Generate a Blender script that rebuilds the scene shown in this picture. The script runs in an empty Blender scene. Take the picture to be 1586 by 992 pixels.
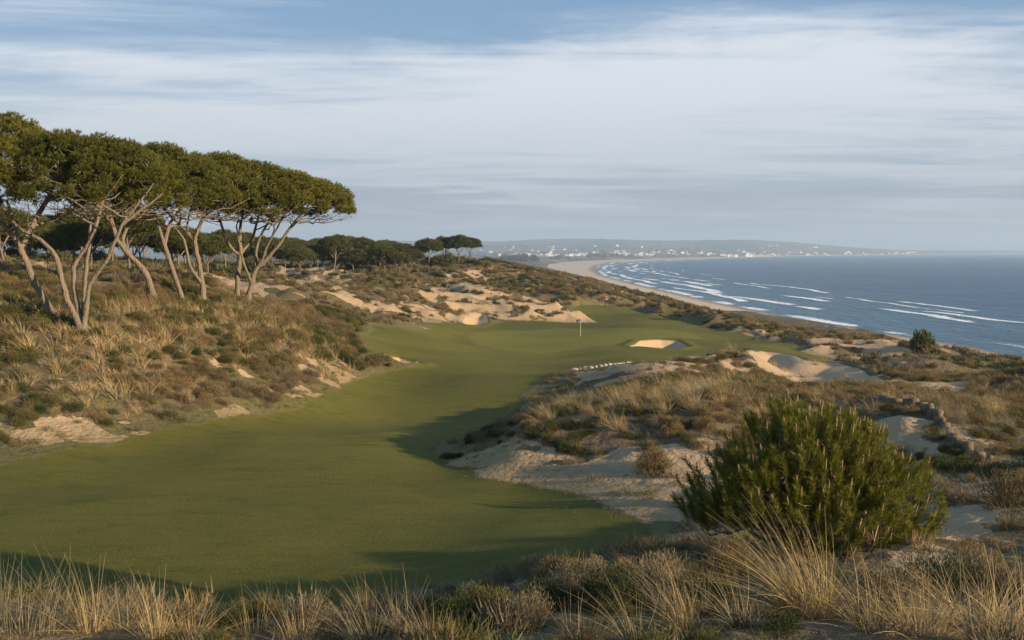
import bpy, math, random
import numpy as np
from mathutils import Vector

# ------------------------------------------------------------------ camera, sky, sun, exposure
SC = bpy.context.scene
COL = SC.collection
CZ = 45.0                      # eye height above the sea
F = 1450.0                     # focal length in photo pixels (photo 1586 x 992)
HOR = 389.0
PITCH = math.atan((496 - HOR) / F)
cam_d = bpy.data.cameras.new('camera'); cam = bpy.data.objects.new('camera', cam_d); COL.objects.link(cam)
cam.location = (0, 0, CZ); cam.rotation_euler = (math.pi/2 - PITCH, 0, 0)
cam_d.sensor_width = 36; cam_d.lens = 36*F/1586; cam_d.clip_start = .1; cam_d.clip_end = 90000
SC.camera = cam
SUN_EL = math.radians(14.2)
SUN_AZ = math.radians(117)     # clockwise from +Y (view direction)
sun_d = bpy.data.lights.new('sun', 'SUN'); sun = bpy.data.objects.new('sun', sun_d); COL.objects.link(sun)
sun_d.energy = 5.0; sun_d.angle = math.radians(.55); sun_d.color = (1.0, .755, .48)
sdir = Vector((math.sin(SUN_AZ)*math.cos(SUN_EL), math.cos(SUN_AZ)*math.cos(SUN_EL), math.sin(SUN_EL)))
sun.rotation_euler = sdir.to_track_quat('Z', 'Y').to_euler()
SC.view_settings.view_transform = 'Standard'; SC.view_settings.look = 'None'
SC.view_settings.exposure = 1.0; SC.view_settings.gamma = 1.0
SC.render.engine = 'CYCLES'
cy = SC.cycles
cy.max_bounces = 5; cy.diffuse_bounces = 2; cy.glossy_bounces = 2; cy.transmission_bounces = 2
cy.volume_bounces = 0; cy.transparent_max_bounces = 4; cy.use_fast_gi = False

W = bpy.data.worlds.new('World'); SC.world = W; W.use_nodes = True

class NT:
    """small helper to write node trees compactly"""
    def __init__(s, tree): s.t = tree; s.n = tree.nodes; s.n.clear()
    def node(s, kind, **kw):
        n = s.n.new(kind)
        for k, v in kw.items(): setattr(n, k, v)
        return n
    def link(s, a, b): s.t.links.new(a, b)
    def put(s, sock, v):
        if hasattr(v, 'is_output'): s.link(v, sock)
        elif v is not None: sock.default_value = v
    def math(s, op, a, b=None, c=None, clamp=False):
        n = s.node('ShaderNodeMath', operation=op); n.use_clamp = clamp
        s.put(n.inputs[0], a)
        if b is not None: s.put(n.inputs[1], b)
        if c is not None: s.put(n.inputs[2], c)
        return n.outputs[0]
    def mix(s, f, a, b, blend='MIX'):
        n = s.node('ShaderNodeMix', data_type='RGBA', blend_type=blend)
        s.put(n.inputs[0], f)
        s.put(n.inputs[6], a if hasattr(a, 'is_output') else tuple(a)+(1,)*(4-len(a)))
        s.put(n.inputs[7], b if hasattr(b, 'is_output') else tuple(b)+(1,)*(4-len(b)))
        return n.outputs[2]
    def noise(s, vec, scale, detail=3, rough=.55, dist=0, out=0):
        n = s.node('ShaderNodeTexNoise')
        s.put(n.inputs['Vector'], vec); n.inputs['Scale'].default_value = scale
        n.inputs['Detail'].default_value = detail; n.inputs['Roughness'].default_value = rough
        n.inputs['Distortion'].default_value = dist
        return n.outputs[out]
    def map(s, vec, scale=(1,1,1), loc=(0,0,0), rot=(0,0,0)):
        n = s.node('ShaderNodeMapping'); s.put(n.inputs['Vector'], vec)
        n.inputs['Scale'].default_value = scale; n.inputs['Location'].default_value = loc
        n.inputs['Rotation'].default_value = rot
        return n.outputs[0]
    def ramp(s, f, lo, hi, a=0., b=1., smooth=True):
        n = s.node('ShaderNodeMapRange'); n.interpolation_type = 'SMOOTHSTEP' if smooth else 'LINEAR'
        s.put(n.inputs['Value'], f)
        for i, v in zip(('From Min', 'From Max', 'To Min', 'To Max'), (lo, hi, a, b)): s.put(n.inputs[i], v)
        return n.outputs[0]
    def attr(s, name):
        n = s.node('ShaderNodeAttribute', attribute_name=name); return n.outputs['Fac']
    def bump(s, h, strength, dist, normal=None):
        n = s.node('ShaderNodeBump'); n.inputs['Strength'].default_value = strength
        n.inputs['Distance'].default_value = dist; s.link(h, n.inputs['Height'])
        if normal is not None: s.link(normal, n.inputs['Normal'])
        return n.outputs[0]

def sky():
    t = NT(W.node_tree)
    sk = t.node('ShaderNodeTexSky', sky_type='NISHITA'); sk.sun_disc = False
    sk.sun_elevation = SUN_EL; sk.sun_rotation = SUN_AZ; sk.altitude = 50
    sk.air_density = 1.0; sk.dust_density = 1.2; sk.ozone_density = 1.6
    g = t.node('ShaderNodeTexCoord').outputs['Generated']
    sp = t.node('ShaderNodeSeparateXYZ'); t.link(g, sp.inputs[0])
    z = t.math('MAXIMUM', sp.outputs[2], 0.0)
    # high thin cloud sheets: the view direction met with a plane overhead, drawn out in long bands
    zz = t.math('ADD', z, .05)
    cx = t.math('DIVIDE', sp.outputs[0], zz); cyy = t.math('DIVIDE', sp.outputs[1], zz)
    cb = t.node('ShaderNodeCombineXYZ'); t.link(cx, cb.inputs[0]); t.link(cyy, cb.inputs[1])
    v = cb.outputs[0]
    n1 = t.noise(t.map(v, (.26, .62, 1), (3.1, 1.3, 0), (0, 0, math.radians(-7))), 1.0, 8, .66, .6)
    n2 = t.noise(t.map(v, (.4, 1.5, 1), (7.7, 4.2, 0), (0, 0, math.radians(5))), 1.3, 7, .62, .8)
    n3 = t.noise(t.map(v, (1.1, 1.5, 1), (1.7, 9.2, 0)), .35, 3, .5)
    cov = t.math('ADD', t.math('MULTIPLY', n1, .62), t.math('MULTIPLY', n2, .38))
    cov = t.math('ADD', cov, t.math('MULTIPLY', t.math('SUBTRACT', n3, .5), .30))
    # the band of cloud lies between 3 and 13 degrees up; clearer above
    band = t.math('ADD', t.ramp(z, .17, .262, .085, -.15), t.ramp(z, .05, .115, -.10, 0))
    low = t.ramp(z, .0, .06, -.02, 0)
    m = t.ramp(t.math('ADD', t.math('ADD', cov, band), low), .38, .61)
    m = t.math('MULTIPLY', m, .82)
    hi = t.ramp(z, .03, .2)
    cc = t.mix(hi, (5.2, 5.6, 6.1), (7.5, 7.85, 8.2))
    base = t.mix(t.ramp(z, .0, .30), (3.9, 4.6, 5.6), (2.0, 3.6, 5.9))
    skyc = t.mix(.72, sk.outputs[0], base)
    col = t.mix(m, skyc, cc)
    # a few low grey streaks near the horizon
    n4 = t.noise(t.map(g, (2.2, 2.2, 40), (0.4, 2.0, 0.35)), 1.6, 5, .6, .3)
    st = t.math('MULTIPLY', t.ramp(n4, .47, .60), t.math('MULTIPLY', t.ramp(z, .018, .035), t.ramp(z, .062, .085, 1, 0)))
    col = t.mix(t.math('MULTIPLY', st, .75), col, (3.15, 3.55, 4.25))
    bg = t.node('ShaderNodeBackground'); t.link(col, bg.inputs[0]); bg.inputs[1].default_value = .0565
    o = t.node('ShaderNodeOutputWorld'); t.link(bg.outputs[0], o.inputs[0])
sky()

# ------------------------------------------------------------------ numbers: noise, projection, fields
R0 = np.random.RandomState
def sstep(a, b, x):
    t = np.clip((x-a)/(b-a), 0, 1); return t*t*(3-2*t)
_perm = R0(5).permutation(4096); _val = R0(6).rand(4096)*2-1
def vnoise(x, y, seed=0):
    xi = np.floor(x).astype(np.int64); yi = np.floor(y).astype(np.int64)
    fx = x-xi; fy = y-yi; fx = fx*fx*fx*(fx*(fx*6-15)+10); fy = fy*fy*fy*(fy*(fy*6-15)+10)
    def h(a, b): return _val[(_perm[(a+seed*71) & 4095] + _perm[(b*3+seed*13) & 4095]*7) & 4095]
    a = h(xi, yi); b = h(xi+1, yi); c = h(xi, yi+1); d = h(xi+1, yi+1)
    return (a+(b-a)*fx)*(1-fy)+(c+(d-c)*fx)*fy
def fbm(x, y, seed=0, octv=4, gain=.5):
    s = 0; a = 1.; tot = 0
    for i in range(octv):
        k = 2.03**i; c, q = math.cos(.6*i+.3), math.sin(.6*i+.3)
        s = s + a*vnoise((x*c-y*q)*k+i*17.3, (x*q+y*c)*k+i*9.1, seed+i); tot += a; a *= gain
    return s/tot
def ridged(x, y, seed=0, octv=3): return 1-2*np.abs(fbm(x, y, seed, octv))

def ray(px, py):
    a = (px-793)/F; b = (496-py)/F
    y = math.cos(PITCH)+math.sin(PITCH)*b; z = -math.sin(PITCH)+math.cos(PITCH)*b
    return a/y, z/y                      # x and z per metre of y
def at(px, py, d):
    a, b = ray(px, py); return Vector((a*d, d, CZ+b*d))

# terrain profiles down the view: per azimuth (photo column) a list of (row, distance), or ('z', z, distance)
PROF = {
 -260: [(992,8.5),(930,11.5),(900,22),(800,28),(735,35),(690,38),(605,43),(520,49),(465,56),(440,64),(428,80),(418,110),(412,170),(410,260)],
 0:   [(992,8.5),(932,11.5),(902,22),(870,23.6),(800,28),(725,35),(684,38),(600,43),(520,49),(472,55),(447,62),(434,75),(426,100),(420,160),(417,250)],
 200: [(992,8.5),(937,12),(912,21.5),(850,24.6),(760,31.2),(688,40),(652,43),(580,47.5),(500,53),(468,58),(450,66),(438,90),(431,120),(424,200),(420,280)],
 400: [(992,8.5),(945,12),(915,21.5),(850,24.8),(760,31.2),(700,37.8),(678,40.5),(662,46.5),(640,51),(600,54),(560,60),(520,66),(490,71),(477,77),(463,95),(446,140),(431,220),(424,300)],
 600: [(992,8.5),(950,12),(917,21),(850,24.8),(760,31.4),(700,38.4),(670,43),(668,49.5),(650,55.5),(604,66),(574,73),(543,82),(512,92),(490,108),(475,130),(455,170),(440,220),(430,270),(421,320)],
 720: [(992,8.3),(935,12),(890,21.5),(850,24.3),(760,31.4),(710,36.8),(685,40),(672,45),(650,54.5),(600,67),(555,84),(520,108),(499,143),(490,165),(478,182),(463,195),(448,225),(434,255),(422,290),(412,325)],
 800: [(992,8),(920,12),(875,21),(802,27.3),(742,32.5),(712,34),(675,36.5),(656,38.5),('z',-8.4,43),('z',-9.4,52),(625,60),(600,67),(560,84),(530,108),(510,135),(499,158),(492,172),(478,183),(468,192),(461,205),(448,230),(438,258),(427,290),(419,325)],
 900: [(992,8),(910,12),(865,18),(830,24.3),(785,28),(745,31),(710,33.5),(680,35.2),(640,37.2),(641,38.5),(630,42),('z',-7.8,48),('z',-8.9,56),(590,65),(560,82),(530,110),(511,138),(500,165),(491,185),(481,198),(470,215),(460,240),(448,275),(444,320),(442,345)],
 1000:[(992,8),(902,12),(862,15.5),(822,24.3),(790,26.6),(740,30.2),(700,33),(670,35),(640,36.6),(630,38.2),(618,41),(607,46),(590,54),(570,63),(555,80),(542,100),(530,115),(518,125),(504,145),(495,170),(487,200),(478,230),(466,290),(468,335),(463,365)],
 1100:[(992,8),(900,11.8),(850,16.5),(810,24.5),(760,28.5),(700,32.5),(665,34.6),(640,36.2),(624,38.5),(611,42),(599,50),(583,65),(565,85),(545,104),(531,120),(518,138),(505,165),(495,200),(491,235),(488,270),(485,300)],
 1200:[(992,8),(900,11.5),(850,16),(800,23),(750,28.5),(700,33),(660,36),(628,42),(608,60),(594,72),(570,88),(548,100),(531,125),(516,150),(509,185),(505,212),('z',-30,290),('z',-41,340)],
 1300:[(992,8),(900,11.5),(850,13.9),(800,21),(750,27),(700,31.5),(657,35),(630,41),(606,57),(596,70),(576,88),(560,102),(540,125),(526,150),(520,172),('z',-30,245),('z',-42,300)],
 1400:[(992,8),(900,11.5),(850,13.8),(800,19.5),(750,25.5),(700,30),(662,31),(636,38),(606,54),(583,72),(562,95),(547,112),(536,135),(530,150),('z',-34,200),('z',-43,270)],
 1586:[(992,8),(900,11.5),(850,13.8),(800,16.5),(742,23),(705,28),(664,33),(634,45),(604,66),(583,90),(568,110),('z',-30,155),('z',-43,200)],
 1840:[(992,8),(900,11.5),(850,13.8),(800,16.5),(742,23),(705,28),(664,33),(634,45),(604,62),(590,80),('z',-20,100),('z',-40,140),('z',-45,190)],
}
P = []; Z = []
for px, lst in PROF.items():
    for e in lst:
        if e[0] == 'z': a, _ = ray(px, 600); x, y, z = a*e[2], e[2], e[1]
        else: v = at(px, e[0], e[1]); x, y, z = v.x, v.y, v.z-CZ
        P.append((math.atan2(x, y), math.log(math.hypot(x, y)))); Z.append(z)
for th in (-.75, -.4, 0, .4, .75):
    P.append((th, 0.)); Z.append(-1.8); P.append((th, math.log(3.6))); Z.append(-2.3)
    P.append((th, math.log(5.5))); Z.append(-2.85)
P = np.array(P); Z = np.array(Z); KS = np.array((1.9, 1.))
def _k(d2): return .5*d2*np.log(d2+1e-12)
A = (P*KS); n = len(A)
D2 = ((A[:, None]-A[None])**2).sum(-1)
M = np.zeros((n+3, n+3)); M[:n, :n] = _k(D2)+np.eye(n)*2e-4
M[:n, n] = 1; M[:n, n+1:] = A; M[n, :n] = 1; M[n+1:, :n] = A.T
WT = np.linalg.solve(M, np.concatenate([Z, [0, 0, 0]]))
# the spline is sampled once on a regular lattice and looked up after that
TL = np.linspace(-.80, .80, 330); LL = np.linspace(0, math.log(700), 420)
_q = np.stack(np.meshgrid(TL*KS[0], LL*KS[1], indexing='ij'), -1).reshape(-1, 2)
_o = np.empty(len(_q))
for i in range(0, len(_q), 20000):
    q = _q[i:i+20000]; _o[i:i+20000] = _k(((q[:, None]-A[None])**2).sum(-1))@WT[:n]+WT[n]+q@WT[n+1:]
LAT = _o.reshape(len(TL), len(LL))
def cubic_w(t): return [((-.5*t+1)*t-.5)*t, (1.5*t-2.5)*t*t+1, ((-1.5*t+2)*t+.5)*t, (.5*t-.5)*t*t]
def zspline(th, L):
    a = (np.clip(th, -.79, .79)-TL[0])/(TL[1]-TL[0]); b = (np.clip(L, 0.01, 6.5)-LL[0])/(LL[1]-LL[0])
    i = np.clip(np.floor(a).astype(int), 1, len(TL)-3); j = np.clip(np.floor(b).astype(int), 1, len(LL)-3)
    wa = cubic_w(a-i); wb = cubic_w(b-j); s = 0
    for p in range(4):
        for q in range(4): s = s+wa[p]*wb[q]*LAT[i+p-1, j+q-1]
    return s

def seg_sdf(x, y, poly, closed=True):
    """signed distance to a polygon, positive inside"""
    x = np.asarray(x, float); y = np.asarray(y, float)
    best = np.full(x.shape, 1e18); ins = np.zeros(x.shape, bool)
    m = len(poly)
    for k in range(m if closed else m-1):
        ax, ay = poly[k][0], poly[k][1]; bx, by = poly[(k+1) % m][0], poly[(k+1) % m][1]
        dx, dy = bx-ax, by-ay; t = np.clip(((x-ax)*dx+(y-ay)*dy)/(dx*dx+dy*dy+1e-12), 0, 1)
        best = np.minimum(best, (x-ax-t*dx)**2+(y-ay-t*dy)**2)
        c = (ay > y) != (by > y)
        if abs(dy) > 1e-12: ins ^= c & (x < dx*(y-ay)/dy+ax)
    d = np.sqrt(best)
    return np.where(ins, d, -d) if closed else d
def sdf_near(x, y, poly, reach=8.):
    p = np.array([(q[0], q[1]) for q in poly])
    lo = p.min(0)-reach; hi = p.max(0)+reach
    m = (x > lo[0]) & (x < hi[0]) & (y > lo[1]) & (y < hi[1])
    o = np.full(x.shape, -reach, float)
    if m.any(): o[m] = np.maximum(seg_sdf(x[m], y[m], poly), -reach)
    return o

COAST = [(300,-3000),(260,-400),(232,0),(214,440),(190,600),(178,800),(168,1200),(166,1700),(196,2250),(262,2900),(380,3600),(621,4300),(1250,5750),(2450,8100),(4200,10300),(6300,12600),(9800,15500),(16000,19000),(16000,40000),(-40000,40000),(-40000,-3000)]
def base_z(x, y):
    """large form of the land, height above the sea, before bunkers and hummocks"""
    th = np.arctan2(x, y); r = np.hypot(x, y); L = np.log(np.maximum(r, 1.01))
    zn = CZ+zspline(th, L)
    back = sstep(1.0, 1.7, np.abs(th)); zn = zn*(1-back)+(CZ-2.5-r*.03)*back
    s = seg_sdf(x, y, COAST)
    bw = 48+90*sstep(1200, 3000, y)
    beach = np.where(s < 0, np.maximum(s*.035, -6), 4.2*np.clip(s/bw, 0, 1)**.9)
    dn = fbm(x/70, y/110, 3, 4)
    front = sstep(bw*.95, bw*1.35, s)*(5+4*dn)
    inland = 4*sstep(bw*2, 900, s)*fbm(x/300, y/400, 8, 3)
    rise = sstep(6200, 11500, y)*sstep(0, 1500, s)
    left = 1-sstep(1500, 6500, x)*.72
    hills = rise*(168+55*fbm(x/2600+1.7, y/3000, 12, 4))*left
    zf = beach+front+inland+hills
    w = np.maximum(sstep(58, 110, x), sstep(370, 480, y))
    w = np.maximum(w, sstep(480, 900, r))
    return zn*(1-w)+zf*w, s, w

def hit(px, py):
    """first point of the land seen through a pixel of the photograph"""
    a, b = ray(px, py); d = np.exp(np.linspace(math.log(5), math.log(650), 3000))
    z, _, _ = base_z(a*d, d); below = z > CZ+b*d
    i = int(np.argmax(below)) if below.any() else len(d)-1
    return (a*d[i], d[i])
def poly(pts): return [hit(*p) if len(p) == 2 else (ray(p[0], 600)[0]*p[2], p[2]) for p in pts]

FAIR = poly([(-330,960,19),(-330,770),(-100,742),(0,722),(120,697),(230,676),(320,660),(390,642),(450,634),(505,618),(540,598),(575,588),(650,577),(600,568),(572,552),(556,533),(600,524),(560,516),(590,505),(640,512),(668,504),(690,497),(735,499),(800,498),(850,499),(905,500),(930,498),(890,487),(880,478),(935,473),(985,480),(1040,496),(1110,510),(1180,526),(1240,543),(1300,556),(1250,556),(1170,541),(1100,543),(1060,551),(1000,562),(940,572),(880,580),(850,590),(820,607,64),(790,632,56),(740,652,47),(690,672,41.5),(668,700,38),(690,722),(745,738),(800,751),(870,764),(940,786),(992,806),(990,845),(920,866),(820,880),(700,897),(620,917),(600,950,18.5),(300,960,18)])
GREEN = poly([(725,520),(760,511),(860,507),(985,508),(1075,517),(1090,523),(1020,527),(960,530),(900,541),(830,544),(770,539),(735,530)])
BUNK = {'right': poly([(1158,547),(1180,544),(1212,547),(1250,561),(1300,566),(1340,573),(1378,586),(1362,597),(1300,603),(1232,602),(1205,588),(1178,567)]),
        'green': poly([(975,534),(990,530),(1020,529),(1050,531),(1068,537),(1040,540),(1000,539)]),
        'back': poly([(716,497),(730,492.5),(752,493),(756,499),(740,502),(722,501)]),
        'log': poly([(596,566),(618,566),(650,574),(628,576)])}
SAND = [(poly(p), w) for p, w in [
 ([(890,588),(940,576),(1010,566),(1040,572),(1030,590),(960,598),(900,600)], .75),
 ([(1010,566),(1040,556),(1100,548),(1160,560),(1190,585),(1150,592),(1060,585),(1015,580)], 1.),
 ([(735,738),(800,728),(900,722),(960,700),(1010,690),(1050,690),(1080,720),(1070,790),(1050,805),(990,800),(900,775),(800,750)], 1.),
 ([(690,722),(740,690),(780,680),(850,690),(900,712),(800,724)], .9),
 ([(1300,660),(1380,650),(1450,690),(1500,740),(1586,745),(1680,760),(1680,800),(1560,800),(1480,860),(1440,910),(1380,900),(1450,800),(1400,720)], .58),
 ([(620,497),(640,475),(672,458),(700,456),(745,466),(760,480),(748,497),(700,503),(660,498)], .72),
 ([(790,497),(812,478),(838,466),(880,478),(905,490),(935,499),(850,501)], .85),
 ([(745,494),(765,484),(800,486),(800,498)], .7),
 ([(288,440),(310,433),(350,440),(400,452),(420,462),(400,474),(300,462)], .8),
 ([(380,478),(450,470),(500,478),(470,486),(400,487)], .55),
 ([(490,466),(530,460),(560,472),(555,482),(510,474)], .8),
 ([(560,482),(600,470),(640,476),(630,490),(590,492)], .58),
 ([(400,440),(460,426),(540,430),(560,442),(480,452),(420,452)], .5),
 ([(660,440),(700,430),(760,430),(780,440),(700,450),(640,456)], .52),
 ([(1230,545),(1290,532),(1380,538),(1440,545),(1400,560),(1300,556)], .7),
 ([(1090,515),(1160,512),(1240,525),(1200,533),(1120,524)], .6),
 ([(985,495),(1020,493),(1030,500),(1000,502)], .9),
 ([(1380,590),(1440,583),(1500,600),(1540,625),(1480,620),(1420,605)], .6),
 ([(440,585),(480,560),(540,570),(552,598),(500,618),(440,620),(400,600)], .66),
 ([(300,560),(380,540),(470,555),(420,590),(340,590)], .32),
 ([(-60,660),(60,650),(160,650),(280,650),(240,672),(100,692),(0,712),(-60,712)], .40),
 ([(330,635),(372,628),(385,640),(345,650)], .9),
 ([(590,520),(625,515),(690,545),(640,538)], .5),
 ([(150,440),(200,450),(190,475),(80,470)], .35),
 ([(820,990),(950,960),(1000,992)], .3),
]]
MARRAM = [(poly(p), w) for p, w in [
 ([(-60,500),(60,470),(150,500),(260,480),(330,480),(420,500),(470,520),(530,560),(560,580),(500,590),(400,560),(300,540),(260,560),(240,620),(100,640),(-60,620)], 1.),
 ([(800,628),(850,600),(940,585),(1060,588),(1150,600),(1165,640),(1120,665),(1060,665),(1010,690),(950,695),(900,670),(850,650)], 1.4),
 ([(1180,625),(1300,610),(1400,600),(1500,600),(1600,590),(1600,640),(1500,660),(1400,640)], .5),
]]
BPLANE = {}
for k_, p_ in BUNK.items():
    a_ = np.array(p_); zz_ = base_z(a_[:, 0], a_[:, 1])[0]
    BPLANE[k_] = np.linalg.lstsq(np.column_stack([np.ones(len(a_)), a_]), zz_, rcond=None)[0]
DENSE = [(poly(p), w) for p, w in [
 ([(684,704),(720,672),(790,632,50),(850,600,46),(930,588,46),(1000,583),(1100,588),(1180,600),(1170,650),(1110,675),(1030,695),(940,702),(860,712),(760,702)], 1.25),
 ([(-60,480),(60,450),(300,460),(480,505),(560,560),(540,600),(430,590),(330,560),(250,620),(120,650),(-60,640)], .8),
 ([(380,500),(560,480),(680,500),(600,520),(560,545),(480,520)], .9),
 ([(860,850),(1000,830),(1100,850),(1200,880),(1300,900),(1300,992),(700,992),(760,910)], .8),
]]
def fields(x, y):
    """everything the ground shader and the planting need at a point"""
    z, s, w = base_z(x, y)
    r = np.hypot(x, y)
    fair = sdf_near(x, y, FAIR, 12.)
    fair = fair+fbm(x/2.2, y/2.2, 31, 3)*.35*np.clip(1+r/60, 1, 3)
    green = sdf_near(x, y, GREEN, 6.)
    bunk = np.full(x.shape, -8.)
    bz = np.zeros(x.shape)
    for k, p in BUNK.items():
        d = sdf_near(x, y, p, 8.); bunk = np.maximum(bunk, d)
        dep, wd = {'right': (1.25, 4.2), 'green': (.9, 1.6), 'back': (.7, 2.0), 'log': (.5, .7)}[k]
        pl = BPLANE[k]; t_ = sstep(0, wd*.7, d)
        z = z*(1-t_)+(pl[0]+pl[1]*x+pl[2]*y)*t_
        bz = bz-dep*sstep(-.05, wd, d)+.22*np.exp(-((d+.6)/.7)**2)
    sand = np.full(x.shape, -1.)
    for p, wt in SAND:
        d = sdf_near(x, y, p, 8.)
        sc = np.clip(r/60, .5, 4)
        sand = np.maximum(sand, np.clip(d/sc*1.4+.5, -1, 1)*wt)
    nz = .7*fbm(x/5.5, y/4.5, 41, 4)+.8*fbm(x/1.6+y/4, y/1.2, 44, 3)
    dense = np.zeros(x.shape)
    for p, wt in DENSE:
        d = sdf_near(x, y, p, 6.); dense = np.maximum(dense, sstep(-1.5, 1.5, d)*wt)
    nl = fbm(x/22, y/30, 47, 3)
    sandm = sstep(.0, .34, sand*.9+nz*1.05+nl*.25-.22-.5*dense)
    loose = sstep(.28, .62, nz*.9+nl*.6-.5*dense)*.85                  # blown clearings everywhere
    sandm = np.maximum(sandm, loose)
    mar = np.zeros(x.shape)
    for p, wt in MARRAM:
        d = sdf_near(x, y, p, 6.); mar = np.maximum(mar, sstep(-2.5, 2., d)*wt)
    # hummocks on the rough, still on the mown grass
    off = sstep(.2, -3.5, fair)
    amp = np.clip(r/110, .16, 1.)*(1-w)
    hum = (fbm(x/9, y/9, 21, 4)*.95+np.maximum(ridged(x/16, y/11, 23), 0)**2*.85-.15)*amp
    fine = fbm(x/1.7, y/1.7, 26, 4)*.13+fbm(x/.5, y/.5, 29, 3)*.035*(1-sstep(30, 60, r))
    near_fade = sstep(4, 12, r)
    sea_side = 1-.85*sstep(28, 62, x)*sstep(110, 150, y)
    h = hum*sea_side*off*near_fade*(1-.9*sstep(-4, -.5, bunk))*(.35+.65*sstep(30, 90, r))+fine*off*(1-w)*(1-sstep(0, .6, bunk))
    mid = sstep(140, 190, r)*(1-sstep(380, 460, r))
    h = h+off*mid*(1-w)*(np.maximum(ridged(x/30, y/24, 77, 3), 0)**1.5*2.6-.6)*sea_side
    und = (fbm(x/13, y/9, 61, 2)*.55+fbm(x/28, y/15, 63, 2)*.5)*sstep(40, 75, y)*(1-.5*sstep(-3, 1, green))+fbm(x/11, y/6, 65, 2)*.16*sstep(60, 30, y)*sstep(-1, 3, fair)
    h = h*(1-.95*np.exp(-((x-6.5)/6.5)**2-((y-62)/11)**2))
    z = z+h+und*(1-w)+bz
    return dict(z=z, s=s, w=w, r=r, fair=fair, green=green, bunk=bunk, sand=sandm, mar=mar, dense=dense)
def ground_z(x, y):
    return float(fields(np.array([x], float), np.array([y], float))['z'][0])

# ------------------------------------------------------------------ object helpers
def mesh_np(name, co, quads=None, tris=None, attrs=None, smooth=False, mats=(), midx=None):
    me = bpy.data.meshes.new(name)
    co = np.asarray(co, np.float32); me.vertices.add(len(co)); me.vertices.foreach_set('co', co.ravel())
    q = np.zeros((0, 4), np.int32) if quads is None else np.asarray(quads, np.int32).reshape(-1, 4)
    t = np.zeros((0, 3), np.int32) if tris is None else np.asarray(tris, np.int32).reshape(-1, 3)
    me.loops.add(q.size+t.size); me.loops.foreach_set('vertex_index', np.concatenate([q.ravel(), t.ravel()]))
    me.polygons.add(len(q)+len(t))
    ls = np.concatenate([np.arange(len(q))*4, len(q)*4+np.arange(len(t))*3]).astype(np.int32)
    me.polygons.foreach_set('loop_start', ls)
    me.polygons.foreach_set('use_smooth', np.full(len(ls), smooth))
    for m in mats: me.materials.append(m)
    if midx is not None: me.polygons.foreach_set('material_index', np.asarray(midx, np.int32))
    for k, v in (attrs or {}).items():
        at_ = me.attributes.new(k, 'FLOAT', 'POINT'); at_.data.foreach_set('value', np.asarray(v, np.float32))
    me.update(calc_edges=True)
    return me
def tag(o, label=None, cat=None, group=None, kind=None):
    if label: o['label'] = label
    if cat: o['category'] = cat
    if group: o['group'] = group
    if kind: o['kind'] = kind
    return o
def link(name, me, parent=None, loc=(0, 0, 0), rotz=0.):
    o = bpy.data.objects.new(name, me); COL.objects.link(o); o.parent = parent
    o.location = loc; o.rotation_euler = (0, 0, rotz); return o
def empty(name, loc, rotz=0.):
    o = bpy.data.objects.new(name, None); COL.objects.link(o); o.location = loc; o.rotation_euler = (0, 0, rotz)
    o.empty_display_size = .3; return o
def copy_tree(o, parent=None):
    c = o.copy(); COL.objects.link(c); c.parent = parent
    for ch in list(o.children): copy_tree(ch, c)
    return c
def material(name):
    m = bpy.data.materials.new(name); m.use_nodes = True; return m, NT(m.node_tree)
def principled(t, col, rough=.8, normal=None, spec=.3, **kw):
    b = t.node('ShaderNodeBsdfPrincipled'); t.put(b.inputs['Base Color'], col if hasattr(col, 'is_output') else tuple(col)+(1,))
    t.put(b.inputs['Roughness'], rough); b.inputs['Specular IOR Level'].default_value = spec
    if normal is not None: t.link(normal, b.inputs['Normal'])
    o = t.node('ShaderNodeOutputMaterial'); t.link(b.outputs[0], o.inputs[0]); return b

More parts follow.
